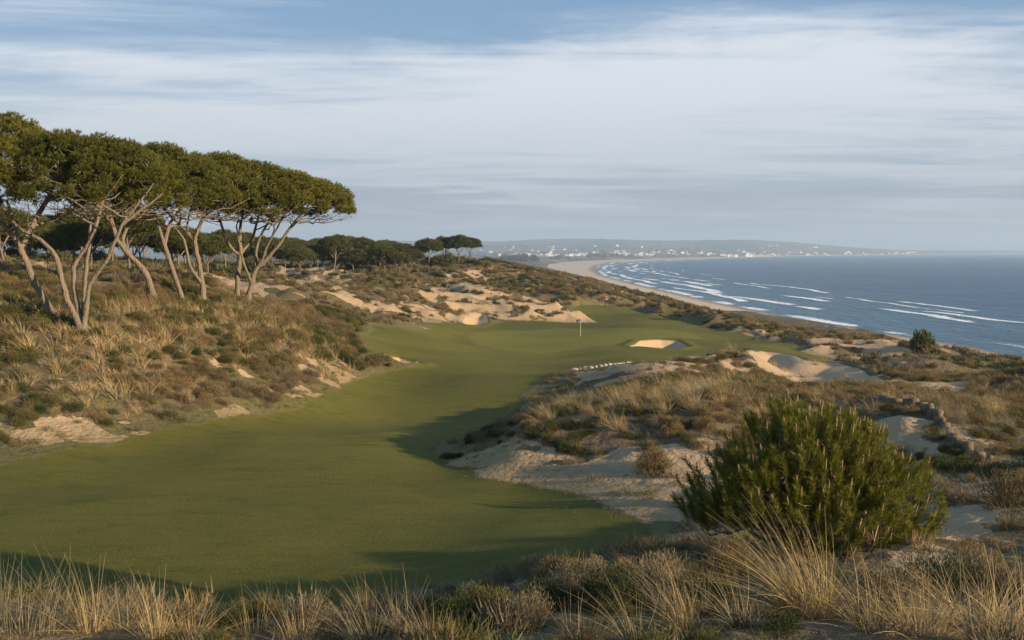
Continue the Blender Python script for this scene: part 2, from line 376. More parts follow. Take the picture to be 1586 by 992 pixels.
# ------------------------------------------------------------------ ground materials
def m_ground():
    m, t = material('dune_soil')
    co = t.node('ShaderNodeTexCoord').outputs['Object']
    fair, green, bunk, sand, shore, far = [t.attr(k) for k in ('fair', 'green', 'bunk', 'sand', 'shore', 'far')]
    nf = t.noise(co, 9, 4, .65); nm = t.noise(co, 1.6, 4, .6); nl = t.noise(co, .16, 4, .55); nx = t.noise(co, .035, 3, .5)
    # sand
    sc = t.mix(nm, (.31, .22, .13), (.47, .345, .21)); sc = t.mix(t.ramp(nf, .55, .75), sc, (.27, .19, .115))
    twig = t.noise(t.map(co, (1, 3.2, 1), rot=(0, 0, .5)), 4.5, 5, .75, .8)
    sc = t.mix(t.math('MULTIPLY', t.ramp(twig, .60, .68), t.math('SUBTRACT', 1, t.ramp(bunk, -.2, .3))), sc, (.13, .09, .055))
    # soil, litter and ground-hugging growth between the plants
    lc = t.mix(nm, (.085, .062, .036), (.18, .13, .075)); lc = t.mix(t.ramp(nl, .42, .62), lc, (.075, .08, .030))
    lc = t.mix(t.ramp(nf, .5, .7), lc, (.22, .165, .10))
    sm = t.ramp(t.math('ADD', t.math('ADD', sand, t.math('MULTIPLY', t.math('SUBTRACT', nf, .5), .9)), t.math('MULTIPLY', t.math('SUBTRACT', t.noise(t.map(co, (1, 1.8, 1), rot=(0, 0, .4)), 2.2, 4, .65), .5), 1.3)), .42, .56)
    g = t.mix(sm, lc, sc)
    # far off land seen across kilometres
    fc = t.mix(t.ramp(t.noise(t.map(co, (1, .35, 1)), .012, 5, .65), .42, .6), (.15, .125, .085), (.055, .07, .04))
    fc = t.mix(t.ramp(t.noise(t.map(co, (1, .2, 1), (400, 0, 0)), .006, 4, .6), .54, .66), fc, (.30, .25, .18))
    fh = t.mix(t.ramp(t.noise(co, .0016, 5, .6), .42, .6), (.05, .065, .045), (.15, .13, .09))
    fc = t.mix(t.ramp(t.node('ShaderNodeSeparateXYZ').outputs[2], 0, 1), fc, fh) if False else t.mix(t.attr('hill'), fc, fh)
    g = t.mix(far, g, fc)
    # rough grass bordering the mown turf, fading out raggedly
    rg = t.mix(nf, (.085, .085, .028), (.165, .148, .060)); rg = t.mix(t.ramp(nl, .5, .65), rg, (.155, .13, .06))
    e = t.math('ADD', fair, t.math('ADD', t.math('MULTIPLY', t.math('SUBTRACT', nm, .5), 4.2), t.math('MULTIPLY', t.math('SUBTRACT', nl, .5), 4.5)))
    g = t.mix(t.math('MULTIPLY', t.ramp(e, -3.4, -.6), t.math('SUBTRACT', .92, t.math('MULTIPLY', sm, .55))), g, rg)
    # mown turf
    fc1 = t.mix(nl, (.070, .075, .012), (.108, .106, .019))
    fc1 = t.mix(t.ramp(nx, .38, .66), fc1, (.130, .122, .022))
    streak = t.noise(t.map(co, (.5, 2.4, 1), rot=(0, 0, .12)), 1.1, 5, .7)
    fc1 = t.mix(t.ramp(streak, .35, .75, 0, .6), fc1, (.042, .056, .008))
    fc1 = t.mix(t.ramp(t.noise(co, 16, 5, .85), .42, .68, 0, .75), fc1, (.165, .148, .036))
    bl = t.noise(t.map(co, (1, 1.6, 1), (31, 7, 0)), .55, 5, .72, .4)
    fc1 = t.mix(t.ramp(bl, .5, .72, 0, .5), fc1, (.044, .064, .009))
    fc1 = t.mix(t.ramp(bl, .47, .30, 0, .7), fc1, (.125, .112, .026))
    f2 = t.math('ADD', fair, t.math('MULTIPLY', t.math('SUBTRACT', nf, .5), .9))
    fm = t.ramp(f2, -.25, .12)
    gc = t.mix(t.noise(t.map(co, (1, 1.5, 1)), .35, 3), (.128, .130, .022), (.165, .158, .032))
    fc1 = t.mix(t.math('MULTIPLY', t.ramp(green, -.15, .25), .85), fc1, gc)
    g = t.mix(fm, g, fc1)
    # bunkers
    bs = t.mix(nm, (.37, .265, .155), (.47, .345, .21))
    bm = t.ramp(t.math('ADD', bunk, t.math('MULTIPLY', t.math('SUBTRACT', nf, .5), .5)), -.06, .06)
    g = t.mix(bm, g, bs)
    # beach: dry above, wet at the waterline
    bc = t.mix(nx, (.42, .34, .25), (.52, .43, .32)); bc = t.mix(t.ramp(shore, 3, 22, 1, 0), bc, (.24, .19, .14))
    bcm = t.math('MULTIPLY', t.ramp(t.math('ADD', t.attr('beach'), t.math('MULTIPLY', t.math('SUBTRACT', t.noise(co, .05, 5, .7), .5), .9)), .4, .6), 1)
    g = t.mix(bcm, g, bc)
    # relief finer than the mesh
    tn = t.noise(co, 30, 3, .7)
    h = t.math('ADD', t.math('MULTIPLY', nf, .05), t.math('MULTIPLY', t.noise(co, 2.8, 5, .62), .16))
    dim = t.node('ShaderNodeTexVoronoi'); t.put(dim.inputs['Vector'], co); dim.inputs['Scale'].default_value = 2.6
    h = t.math('ADD', h, t.math('MULTIPLY', t.math('MULTIPLY', t.ramp(dim.outputs['Distance'], 0, .35), sm), .05))
    tb = t.math('ADD', t.math('MULTIPLY', tn, .035), t.math('MULTIPLY', nf, .05))
    hm = t.node('ShaderNodeMix', data_type='FLOAT'); t.link(fm, hm.inputs[0]); t.link(h, hm.inputs[2]); t.link(tb, hm.inputs[3])
    keep = t.math('MULTIPLY', hm.outputs[0], t.math('SUBTRACT', 1, t.math('MAXIMUM', far, t.math('MULTIPLY', bm, .7))))
    nrm = t.bump(keep, 1.0, 1.0)
    principled(t, g, .92, nrm, .15)
    return m
M_GROUND = m_ground()

# ------------------------------------------------------------------ land
def land():
    tc = np.radians(np.arange(-34.5, 34.5, .082))
    to = np.radians(np.concatenate([np.arange(34.5, 60, .8), np.arange(60, 300, 6), np.arange(300, 325.5, .8)]))
    th = np.concatenate([tc, to])
    r = np.concatenate([np.geomspace(2.2, 480, 1130), np.geomspace(480, 30000, 230)[1:]])
    nt, nr = len(th), len(r)
    T, Rr = np.meshgrid(th, r, indexing='ij')
    x = (np.sin(T)*Rr).ravel(); y = (np.cos(T)*Rr).ravel()
    keys = None; out = {}
    for i in range(0, len(x), 200000):
        f = fields(x[i:i+200000], y[i:i+200000])
        for k, v in f.items(): out.setdefault(k, []).append(v)
    f = {k: np.concatenate(v) for k, v in out.items()}
    bw = 48+90*sstep(1200, 3000, y)
    beach = sstep(1.12, .96, f['s']/bw)*f['w']
    i = np.arange(nt)[:, None]; j = np.arange(nr-1)[None]
    a = i*nr+j; b = ((i+1) % nt)*nr+j
    q = np.stack([a, b, b+1, a+1], -1).reshape(-1, 4)
    # normals of the whole sheet, kept when it is cut into its surfaces
    co = np.stack([x, y, f['z']], -1)
    fn = np.cross(co[q[:, 1]]-co[q[:, 0]], co[q[:, 3]]-co[q[:, 0]])
    sgn = np.sign(fn[:, 2].mean())
    if sgn < 0: q = q[:, ::-1]; fn = -fn
    fn /= np.linalg.norm(fn, axis=1, keepdims=True)+1e-12
    vn = np.zeros_like(co)
    for k in range(4):
        for c in range(3): vn[:, c] += np.bincount(q[:, k], fn[:, c], len(co))
    vn /= np.linalg.norm(vn, axis=1, keepdims=True)+1e-12
    at_ = dict(fair=f['fair'], green=f['green'], bunk=f['bunk'], sand=f['sand'], shore=f['s'],
               far=sstep(520, 900, f['r']), beach=beach, hill=sstep(6500, 8500, y))
    c0 = co[q].mean(1)[:, :2]; mean = lambda v: v[q].mean(1)
    fF, gF, bF, sF, rF = mean(f['fair']), mean(f['green']), mean(f['bunk']), mean(beach), mean(f['r'])
    cls = np.zeros(len(q), int)
    cls[rF > 1600] = 5
    cls[(cls == 5) & (c0[:, 1] > 7000)] = 6
    cls[fF > 0] = 1; cls[gF > 0] = 2; cls[sF > .5] = 4
    cls[bF > 0] = 3
    names = ['dune_ground', 'fairway', 'putting_green', 'bunker', 'beach', 'coastal_plain', 'hills']
    for c, nm in enumerate(names):
        qs = q[cls == c]
        parts = [qs]
        if nm == 'bunker':
            cc = co[qs].mean(1); own = np.argmax([sdf_near(cc[:, 0], cc[:, 1], p, 9.) for p in BUNK.values()], 0)
            parts = [qs[own == k] for k in range(len(BUNK))]
        for p in parts:
            if not len(p): continue
            u, inv = np.unique(p, return_inverse=True)
            me = mesh_np(nm, co[u], inv.reshape(-1, 4), attrs={k: v[u] for k, v in at_.items()}, smooth=True, mats=[M_GROUND])
            me.normals_split_custom_set_from_vertices(vn[u].astype(np.float32).tolist())
            tag(link(nm, me), kind='structure')
land()

# ------------------------------------------------------------------ sea
def m_sea():
    m, t = material('sea_water')
    co = t.node('ShaderNodeTexCoord').outputs['Object']
    s = t.attr('off')
    w1 = t.noise(t.map(co, (1, .35, 1), rot=(0, 0, .25)), .16, 6, .68, .3)
    w2 = t.noise(t.map(co, (1, .45, 1), rot=(0, 0, .05)), .028, 5, .65, .4)
    w3 = t.noise(t.map(co, (1, .3, 1), rot=(0, 0, .2)), .004, 5, .6)
    w4 = t.noise(t.map(co, (.22, 1, 1), rot=(0, 0, -.12)), .012, 5, .7)
    deep = t.mix(t.ramp(w3, .35, .65), (.009, .046, .112), (.017, .074, .158))
    deep = t.mix(t.ramp(w4, .42, .62, 0, .85), deep, (.030, .090, .155))
    shal = t.mix(t.ramp(s, 10, 330), (.05, .12, .175), deep)
    col = t.mix(t.ramp(w2, .48, .64, 0, .75), shal, (.035, .088, .125))
    # foam: broken crests lying along the shore plus the wash at the edge
    fo = t.attr('foam'); cut = t.noise(t.map(co, (1, .4, 1)), .35, 5, .75, .6)
    fm = t.ramp(t.math('ADD', fo, t.math('MULTIPLY', t.math('SUBTRACT', cut, .5), 1.15)), .42, .60)
    caps = t.ramp(t.noise(t.map(co, (.5, .16, 1), rot=(0, 0, .3)), .30, 3, .6), .735, .77, 0, .55)
    fm = t.math('MAXIMUM', fm, caps)
    col = t.mix(fm, col, (.74, .78, .80))
    b1 = t.bump(t.math('ADD', t.math('MULTIPLY', w1, 2.2), t.math('MULTIPLY', w2, 5.5)), .85, 1.)
    rg = t.mix(fm, (.34,)*3, (.85,)*3)
    p = principled(t, col, rg, b1, .14)
    p.inputs['IOR'].default_value = 1.33
    return m
def sea():
    th = np.radians(np.arange(-8, 62, .12)); r = np.concatenate([np.geomspace(120, 5000, 900), np.geomspace(5000, 30000, 120)[1:]])
    nt, nr = len(th), len(r); T, Rr = np.meshgrid(th, r, indexing='ij')
    x = (np.sin(T)*Rr).ravel(); y = (np.cos(T)*Rr).ravel()
    off = -seg_sdf(x, y, COAST)
    # breakers: lines parallel to the shore, each living only over stretches of it
    foam = np.zeros(len(x)); z = np.zeros(len(x))
    along = y+.15*x
    fade = 1-sstep(1500, 4200, np.hypot(x, y))*.25
    for k, (o0, wd, sc, th0, amp) in enumerate([(4, 7, 60, -.9, 1.), (24, 7, 130, .0, .9), (48, 9, 120, .12, 1.), (80, 9, 150, .16, 1.), (100, 8, 120, .15, .9), (118, 10, 180, .16, 1.), (140, 7, 130, .2, .9), (165, 9, 210, .3, .9), (195, 7, 150, .36, .85)]):
        wob = 14*fbm(along/190, x*0+k*3.3, 80+k, 3)+3*fbm(along/30, x*0, 90+k, 3)
        d = off-o0-wob*(1 if k else .35)
        live = sstep(th0-.17, th0+.05, fbm(along/sc, x*0+k*7.1, 100+k, 3))
        prof = np.where(d < 0, np.exp(-(d/(wd*.22))**2), np.exp(-(d/(wd*(1.7 if k < 5 else .9)))**2)*.95)
        foam = np.maximum(foam, prof*live*amp*(1 if k else .35+.65*sstep(-.3, .3, fbm(along/45, x*0, 120, 3))))
        z += np.exp(-(d/(wd*.8))**2)*live*.55*(k > 0)
    foam *= (off > -12)
    q0 = (np.arange(nt-1)[:, None]*nr+np.arange(nr-1)[None]).ravel()
    q = np.stack([q0, q0+nr, q0+nr+1, q0+1], -1)[:, ::-1]
    z += (fbm(x/38, y/60, 55, 3)*.5)*sstep(10, 120, off)*(1-sstep(2000, 5000, np.hypot(x, y)))
    keep = off[q].max(1) > -60
    q = q[keep]
    u, inv = np.unique(q, return_inverse=True)
    co = np.stack([x, y, z], -1)[u]
    me = mesh_np('sea', co, inv.reshape(-1, 4), attrs=dict(off=off[u], foam=foam[u]), smooth=True, mats=[m_sea()])
    if me.polygons[0].normal.z < 0: me.flip_normals()
    tag(link('sea', me), kind='structure')
sea()

# ------------------------------------------------------------------ haze
def haze():
    x0, x1, y0, y1, z0, z1 = -31000, 31000, -31000, 31000, -8, 330
    v = [(x, y, z) for x in (x0, x1) for y in (y0, y1) for z in (z0, z1)]
    q = [(0, 1, 3, 2), (4, 6, 7, 5), (0, 4, 5, 1), (2, 3, 7, 6), (0, 2, 6, 4), (1, 5, 7, 3)]
    m, t = material('sea_air')
    vp = t.node('ShaderNodeVolumePrincipled'); vp.inputs['Color'].default_value = (.55, .75, 1., 1)
    vp.inputs['Density'].default_value = 1.15e-4; vp.inputs['Anisotropy'].default_value = .1
    o = t.node('ShaderNodeOutputMaterial'); t.link(vp.outputs[0], o.inputs['Volume'])
    me = mesh_np('haze', v, q, mats=[m]); tag(link('haze', me), kind='stuff', label='pale blue sea haze over the bay and hills', cat='haze')
haze()

# ------------------------------------------------------------------ plant materials
def m_leaf(name, cols, rough=.75, trans=.25, tipmix=None):
    """cols: list of base colours spread over the per-leaf and per-plant random values"""
    m, t = material(name)
    rnd = t.attr('rnd'); ob = t.node('ShaderNodeObjectInfo').outputs['Random']
    f = t.math('ADD', t.math('MULTIPLY', rnd, .6), t.math('MULTIPLY', ob, .4))
    r = t.node('ShaderNodeValToRGB'); t.link(f, r.inputs[0]); e = r.color_ramp.elements
    while len(e) < len(cols): e.new(.5)
    for i, c in enumerate(cols): e[i].position = i/(len(cols)-1); e[i].color = (*c, 1)
    col = r.outputs[0]
    if tipmix is not None: col = t.mix(t.math('MULTIPLY', t.attr('tip'), .8), col, tipmix)
    d = t.node('ShaderNodeBsdfPrincipled'); t.link(col, d.inputs['Base Color']); d.inputs['Roughness'].default_value = rough
    d.inputs['Specular IOR Level'].default_value = .2
    tr = t.node('ShaderNodeBsdfTranslucent'); t.link(col, tr.inputs[0])
    mx = t.node('ShaderNodeMixShader'); mx.inputs[0].default_value = trans
    t.link(d.outputs[0], mx.inputs[1]); t.link(tr.outputs[0], mx.inputs[2])
    o = t.node('ShaderNodeOutputMaterial'); t.link(mx.outputs[0], o.inputs[0]); return m
M_STRAW = m_leaf('dry_marram', [(.15,.135,.045), (.31,.24,.11), (.46,.345,.18), (.58,.44,.25)], .6, .3)
M_STRAW2 = m_leaf('grey_marram', [(.10,.11,.045), (.21,.18,.10), (.33,.27,.17), (.42,.35,.24)], .6, .3)
M_GGREEN = m_leaf('green_grass', [(.06,.085,.02), (.10,.12,.03), (.20,.18,.07)], .6, .3)
M_HB = m_leaf('brown_heath', [(.085,.062,.030), (.175,.130,.062), (.30,.225,.115)])
M_HO = m_leaf('olive_heath', [(.050,.055,.018), (.095,.095,.030), (.165,.145,.055)])
M_HD = m_leaf('dark_heath', [(.024,.036,.013), (.048,.062,.020), (.085,.098,.032)])
M_HG = m_leaf('grey_heath', [(.10,.080,.050), (.165,.135,.085), (.27,.225,.145)])
M_PINE = m_leaf('pine_needles', [(.050,.058,.010), (.115,.118,.018), (.205,.188,.032)], .55, .2)
M_PINEF = m_leaf('far_pine_needles', [(.042,.050,.013), (.078,.086,.020), (.115,.118,.030)], .6, .15)
M_YOUNG = m_leaf('young_pine_needles', [(.055,.072,.012), (.15,.16,.024), (.28,.265,.05)], .45, .42)
M_CANDLE = m_leaf('pine_candle', [(.27,.16,.095), (.38,.245,.15)], .6, .1)
def m_bark(name, a, b, c):
    m, t = material(name); co = t.node('ShaderNodeTexCoord').outputs['Object']
    n = t.noise(t.map(co, (1, 1, .25)), 5, 5, .7, .5); v = t.node('ShaderNodeTexVoronoi'); t.put(v.inputs['Vector'], t.map(co, (1, 1, .3))); v.inputs['Scale'].default_value = 11
    col = t.mix(n, a, b); col = t.mix(t.ramp(v.outputs['Distance'], .0, .25, 1, 0), col, c)
    nb = t.bump(t.math('ADD', t.math('MULTIPLY', n, .03), t.math('MULTIPLY', v.outputs['Distance'], .04)), 1., 1.)
    principled(t, col, .9, nb, .1); return m
M_BARK = m_bark('pine_bark', (.08,.064,.05), (.26,.215,.165), (.03,.023,.017))
M_TWIG = m_bark('bare_twigs', (.15,.11,.08), (.26,.20,.15), (.09,.065,.05))

# ------------------------------------------------------------------ plant shapes
def nrm(v): return v/(np.linalg.norm(v, axis=-1, keepdims=True)+1e-9)
class Bag:
    def __init__(s): s.co = []; s.q = []; s.t = []; s.rnd = []; s.tip = []; s.n = 0
    def add(s, co, q=None, t=None, rnd=0., tip=0.):
        co = np.asarray(co, float).reshape(-1, 3); k = len(co)
        if q is not None: s.q.append(np.asarray(q).reshape(-1, 4)+s.n)
        if t is not None: s.t.append(np.asarray(t).reshape(-1, 3)+s.n)
        s.co.append(co); s.rnd.append(np.broadcast_to(rnd, (k,)).astype(float)); s.tip.append(np.broadcast_to(tip, (k,)).astype(float)); s.n += k
    def mesh(s, name, mat, smooth=False):
        return mesh_np(name, np.concatenate(s.co), np.concatenate(s.q) if s.q else None, np.concatenate(s.t) if s.t else None,
                       attrs=dict(rnd=np.concatenate(s.rnd), tip=np.concatenate(s.tip)), smooth=smooth, mats=[mat])
def blades(bag, rs, base, d, L, wd, bend=None, segs=3, rnd=None, tipw=.15):
    n = len(base); d = nrm(d); L = np.broadcast_to(L, (n,)); wd = np.broadcast_to(wd, (n,))
    rnd = rs.rand(n) if rnd is None else np.broadcast_to(rnd, (n,))
    side = nrm(np.cross(d, nrm(rs.randn(n, 3))))
    if segs == 1:
        co = np.stack([base-side*wd[:, None]/2, base+side*wd[:, None]/2, base+d*L[:, None]], 1)
        bag.add(co, t=np.arange(n*3).reshape(-1, 3), rnd=np.repeat(rnd, 3), tip=np.tile([0, 0, 1.], n)); return
    t = np.linspace(0, 1, segs+1)
    c = base[:, None]+d[:, None]*(L[:, None]*t)[..., None]+(bend if bend is not None else 0*d)[:, None]*(L[:, None]*t**2)[..., None]
    w = (wd[:, None]*(1-t*(1-tipw)))[..., None]*side[:, None]*.5
    co = np.stack([c-w, c+w], 2)                       # n, segs+1, 2, 3
    k = np.arange(n)[:, None]*(segs+1)*2+np.arange(segs)[None]*2
    q = np.stack([k, k+1, k+3, k+2], -1)
    bag.add(co, q=q, rnd=np.repeat(rnd, (segs+1)*2), tip=np.tile(np.repeat(t, 2), n))
def sph(rs, n, zmin=-1.):
    z = rs.uniform(zmin, 1, n); a = rs.uniform(0, 2*np.pi, n); r = np.sqrt(1-z*z)
    return np.stack([r*np.cos(a), r*np.sin(a), z], -1)
WIND = np.array([-.45, .15, 0.])
def tussock(name, seed, n, mat, h=1., wd=.007, spread=.13, tilt=.75, wind=WIND, segs=4, seed_heads=0):
    rs = R0(seed); b = Bag()
    a = rs.rand(n)*2*np.pi; rr = np.sqrt(rs.rand(n))*spread
    out = np.stack([np.cos(a), np.sin(a), 0*a], -1)
    base = out*rr[:, None]; base[:, 2] = -.05
    ti = rs.rand(n)**1.3*tilt
    d = out*ti[:, None]+np.array([0, 0, 1.])+rs.randn(n, 3)*.08
    L = h*rs.uniform(.45, 1.08, n)
    bend = out*(ti*.5)[:, None]+wind*rs.uniform(.2, 1., (n, 1))-np.array([0, 0, 1.])*(ti*.55)[:, None]*rs.uniform(.2, 1.2, (n, 1))
    clump = rs.rand(7)[rs.randint(0, 7, n)]
    L = L*np.where(rs.rand(n) < .5, rs.uniform(.35, .8, n), 1.)
    blades(b, rs, base, d, L, wd*rs.uniform(.7, 1.4, n), bend, segs, rnd=np.clip(rs.rand(n)*.65+clump*.35, 0, 1))
    return b.mesh(name, mat)
def heath(name, seed, n, mat, leaf=.07, lw=.02, h=.62, stems=26, bag=None, flat=1.):
    """low shrub one metre across: many upright sprigs over an uneven dome"""
    rs = R0(seed); b = bag or Bag()
    lob = np.stack([rs.uniform(-.28, .28, 8), rs.uniform(-.28, .28, 8), rs.uniform(.0, .16, 8)], -1); lr = rs.uniform(.17, .33, 8)
    k = rs.randint(0, 8, n); s = sph(rs, n, -.25)
    rad = lr[k]*rs.uniform(.6, 1.08, n)
    p = lob[k]+s*rad[:, None]*np.array([1, 1, h/.5]); p[:, 2] = np.abs(p[:, 2])*flat
    d = s*.7+np.array([0, 0, .75])+rs.randn(n, 3)*.35
    sp = rs.rand(8)[k]*.45+rs.rand(n)*.55
    blades(b, rs, p, d, leaf*rs.uniform(.6, 1.6, n), lw*rs.uniform(.7, 1.4, n), segs=1, rnd=sp)
    if stems:
        q = sph(rs, stems, .15)*.36
        blades(b, rs, np.zeros((stems, 3)), q+1e-3, np.linalg.norm(q, axis=1)*1.25, .014, rs.randn(stems, 3)*.15, 2, rnd=.9)
    return b if bag is not None else b.mesh(name, mat)

def scatter(name, protos, pts, scl, idx, seed, mat_kind='stuff', label=None, cat=None, tiltmax=.18):
    """one object: a point cloud whose points each carry one of the plant shapes"""
    src = bpy.data.collections.new(name+'_shapes')
    for i, me in enumerate(protos):
        o = bpy.data.objects.new('%s_shape_%02d' % (name, i), me); src.objects.link(o)
    rs = R0(seed); n = len(pts)
    me = bpy.data.meshes.new(name); me.vertices.add(n); me.vertices.foreach_set('co', np.asarray(pts, np.float32).ravel())
    a = me.attributes.new('scl', 'FLOAT_VECTOR', 'POINT')
    s3 = np.stack([scl*rs.uniform(.85, 1.2, n), scl*rs.uniform(.85, 1.2, n), scl*rs.uniform(.8, 1.25, n)], -1); a.data.foreach_set('vector', s3.astype(np.float32).ravel())
    a = me.attributes.new('rot', 'FLOAT_VECTOR', 'POINT')
    rot = np.stack([rs.uniform(-tiltmax, tiltmax, n), rs.uniform(-tiltmax, tiltmax, n), rs.uniform(0, 6.283, n) if mat_kind != 'wind' else rs.uniform(-.9, .9, n)], -1); a.data.foreach_set('vector', rot.astype(np.float32).ravel())
    a = me.attributes.new('idx', 'INT', 'POINT'); a.data.foreach_set('value', np.asarray(idx, np.int32))
    o = link(name, me)
    g = bpy.data.node_groups.new(name, 'GeometryNodeTree')
    g.interface.new_socket('Geometry', in_out='INPUT', socket_type='NodeSocketGeometry'); g.interface.new_socket('Geometry', in_out='OUTPUT', socket_type='NodeSocketGeometry')
    N = g.nodes; gi = N.new('NodeGroupInput'); go = N.new('NodeGroupOutput')
    ip = N.new('GeometryNodeInstanceOnPoints'); ci = N.new('GeometryNodeCollectionInfo')
    ci.inputs['Collection'].default_value = src; ci.inputs['Separate Children'].default_value = True; ci.inputs['Reset Children'].default_value = True
    def na(nm, ty):
        q = N.new('GeometryNodeInputNamedAttribute'); q.data_type = ty; q.inputs['Name'].default_value = nm; return q.outputs['Attribute']
    Lk = g.links.new
    Lk(gi.outputs[0], ip.inputs['Points']); Lk(ci.outputs[0], ip.inputs['Instance']); ip.inputs['Pick Instance'].default_value = True
    Lk(na('idx', 'INT'), ip.inputs['Instance Index']); Lk(na('scl', 'FLOAT_VECTOR'), ip.inputs['Scale'])
    e = N.new('FunctionNodeEulerToRotation'); Lk(na('rot', 'FLOAT_VECTOR'), e.inputs[0]); Lk(e.outputs[0], ip.inputs['Rotation'])
    Lk(ip.outputs[0], go.inputs[0])
    md = o.modifiers.new('plants', 'NODES'); md.node_group = g
    tag(o, label, cat, kind='stuff'); return o

def sample(seed, r0, r1, dens, amax=.62):
    """random points between two distances, dens per square metre, with their ground fields"""
    rs = R0(seed); n = int(amax*(r1*r1-r0*r0)*dens)
    r = np.sqrt(rs.uniform(r0*r0, r1*r1, n)); a = rs.uniform(-amax, amax, n)
    x, y = np.sin(a)*r, np.cos(a)*r; f = fields(x, y); f['x'] = x; f['y'] = y; f['u'] = rs.rand(n); f['v'] = rs.rand(n); f['th'] = a
    return f
def pick(f, m): return {k: v[m] for k, v in f.items()}
def pts_of(f, dz=0.): return np.stack([f['x'], f['y'], f['z']+dz], -1)

# ------------------------------------------------------------------ ground cover
HS = []
for m_ in (M_HB, M_HO, M_HD, M_HG):
    for k in range(3): HS.append(heath('heath_shape', 200+len(HS), 2300, m_, .055, .014))
HM = []
for m_ in (M_HB, M_HO, M_HD, M_HG):
    for k in range(3): HM.append(heath('heath_shape', 300+len(HM), 420, m_, .12, .045, stems=0))
def kind_idx(f, far):
    """which growth stands where: patches of olive, brown, dark and grey"""
    x, y = f['x'], f['y']; sc = 1. if not far else 2.6
    a = fbm(x/(7*sc), y/(7*sc), 71, 3)+(f['u']-.5)*.9; b = fbm(x/(5*sc), y/(5*sc), 73, 3)+(f['v']-.5)*.8
    k = np.where(a > .16, 1, 0); k = np.where(a > (.52 if not far else .42), 2, k); k = np.where((a < -.22) & (b > .0), 3, k)
    return k*3+(f['u']*997 % 3).astype(int)
def cover():
    f = sample(11, 6.2, 95, 3.0)
    p = np.clip(1.15-f['sand']*1.25, 0.03, 1)*(f['fair'] < -1.3)*(f['bunk'] < -1.)*(np.exp(-((f['x']-7)/6.5)**2-((f['y']-65)/10)**2) < .35)*(1-.6*np.clip(f['mar'], 0, 1))*(f['x'] < 110)
    p = p*(.62+.6*f['dense']); p = p*np.where(fbm(f['x']/3.2, f['y']/3.2, 75, 3)+.6*f['dense'] > -.30, 1, .25)
    q = pick(f, f['v'] < p); n = len(q['x']); rs = R0(3)
    far = sstep(20, 80, q['r'])
    scl = (.50+.55*far)*rs.uniform(.6, 1.5, n)
    scl *= np.where(q['r'] < 20, .62, 1); mound = (q['th'] > -.07) & (q['th'] < .12) & (q['r'] > 30) & (q['r'] < 45)
    ix = kind_idx(q, False); ix = np.where((q['mar'] > .9) & (ix >= 6) & ~mound, ix-3, ix); ix = np.where(mound & (q['v'] < .5), 6+ix % 3, ix)
    scatter('low_heath', HS, pts_of(q, -.04), scl, ix, 4, label='low brown, olive and grey heath carpeting the dunes around the fairway', cat='ground cover')
    f = sample(12, 92, 470, .42, .60)
    p = np.clip(1.15-f['sand']*1.12, 0.06, 1)*(f['fair'] < -1.6)*(f['bunk'] < -1.)*(f['w'] < .35)
    p *= np.where(fbm(f['x']/8, f['y']/8, 76, 3) > -.22, 1, .55)
    q = pick(f, f['v'] < p); n = len(q['x'])
    far = sstep(100, 420, q['r']); scl = (1.05+1.25*far)*rs.uniform(.6, 1.45, n)
    scatter('dune_scrub', HM, pts_of(q, -.08), scl, kind_idx(q, True), 5, label='mottled scrub covering the farther dunes above the beach', cat='ground cover')
    # marram
    MG = [tussock('marram_shape', 400+k, 130, M_STRAW if k % 3 else M_STRAW2, 1., .011, .14) for k in range(6)]
    MF = [tussock('marram_shape', 420+k, 60, M_STRAW if k % 3 else M_STRAW2, 1., .030, .2, segs=2) for k in range(5)]
    f = sample(13, 7, 90, 2.3)
    p = (.16*(fbm(f['x']/4, f['y']/4, 78, 3) > .05)+1.0*np.clip(f['mar'], 0, 1.3)*sstep(-.45, .05, fbm(f['x']/4, f['y']/4, 79, 3)))*np.clip(1.15-f['sand']*1.25, .04, 1)*(f['fair'] < -1.1)*(f['bunk'] < -.8)*(np.exp(-((f['x']-7)/6.5)**2-((f['y']-62)/13)**2) < .35)*(f['x'] < 110)
    p = np.where((f['mar'] > 1.15) & (f['r'] > 30), np.maximum(p, .85*(f['fair'] < -1.3)*(np.exp(-((f['x']-7)/6.5)**2-((f['y']-62)/13)**2) < .35)), p)
    p = np.where(f['r'] < 16, .03+.05*(f['th'] > .12), p)
    q = pick(f, f['v'] < p); n = len(q['x']); nearm = q['r'] < 48
    for s, pr, nm, sd in ((nearm, MG, 'marram_grass', 6), (~nearm, MF, 'distant_marram_grass', 7)):
        c = pick(q, s); k = len(c['x'])
        scatter(nm, pr, pts_of(c, -.03), R0(sd).uniform(.5, 1.05, k)*np.where(c['mar'] > .5, np.where((c['th'] > -.02) & (c['r'] > 34), .95, 1.05), .75)*np.where(c['r'] < 16, .7, 1), (c['u']*991 % len(pr)).astype(int), sd, 'wind',
                label={'marram_grass': 'straw coloured marram grass over the dune slopes beside the fairway', 'distant_marram_grass': 'pale dry marram grass on the dunes past the trees and green'}[nm], cat='grass')
    f = sample(14, 90, 330, .10)
    p = .5*np.clip(1.1-f['sand'], .05, 1)*(f['fair'] < -2)*(f['w'] < .6)*(fbm(f['x']/14, f['y']/14, 81, 3) > -.05)
    q = pick(f, f['v'] < p); n = len(q['x'])
    scatter('far_marram_grass', MF, pts_of(q, -.05), R0(8).uniform(.8, 1.5, n), (q['u']*991 % len(MF)).astype(int), 8, 'wind', label='thin dry grass scattered over the dunes beyond the green', cat='grass')
    # small stuff: sprigs, dead twigs and seedlings on the sand and between shrubs
    SM = [heath('sprig_shape', 500+k, 120, (M_HG, M_HB, M_HO, M_HG)[k], .20, .02, stems=12, flat=.6) for k in range(4)]
    f = sample(15, 6, 70, 4.0)
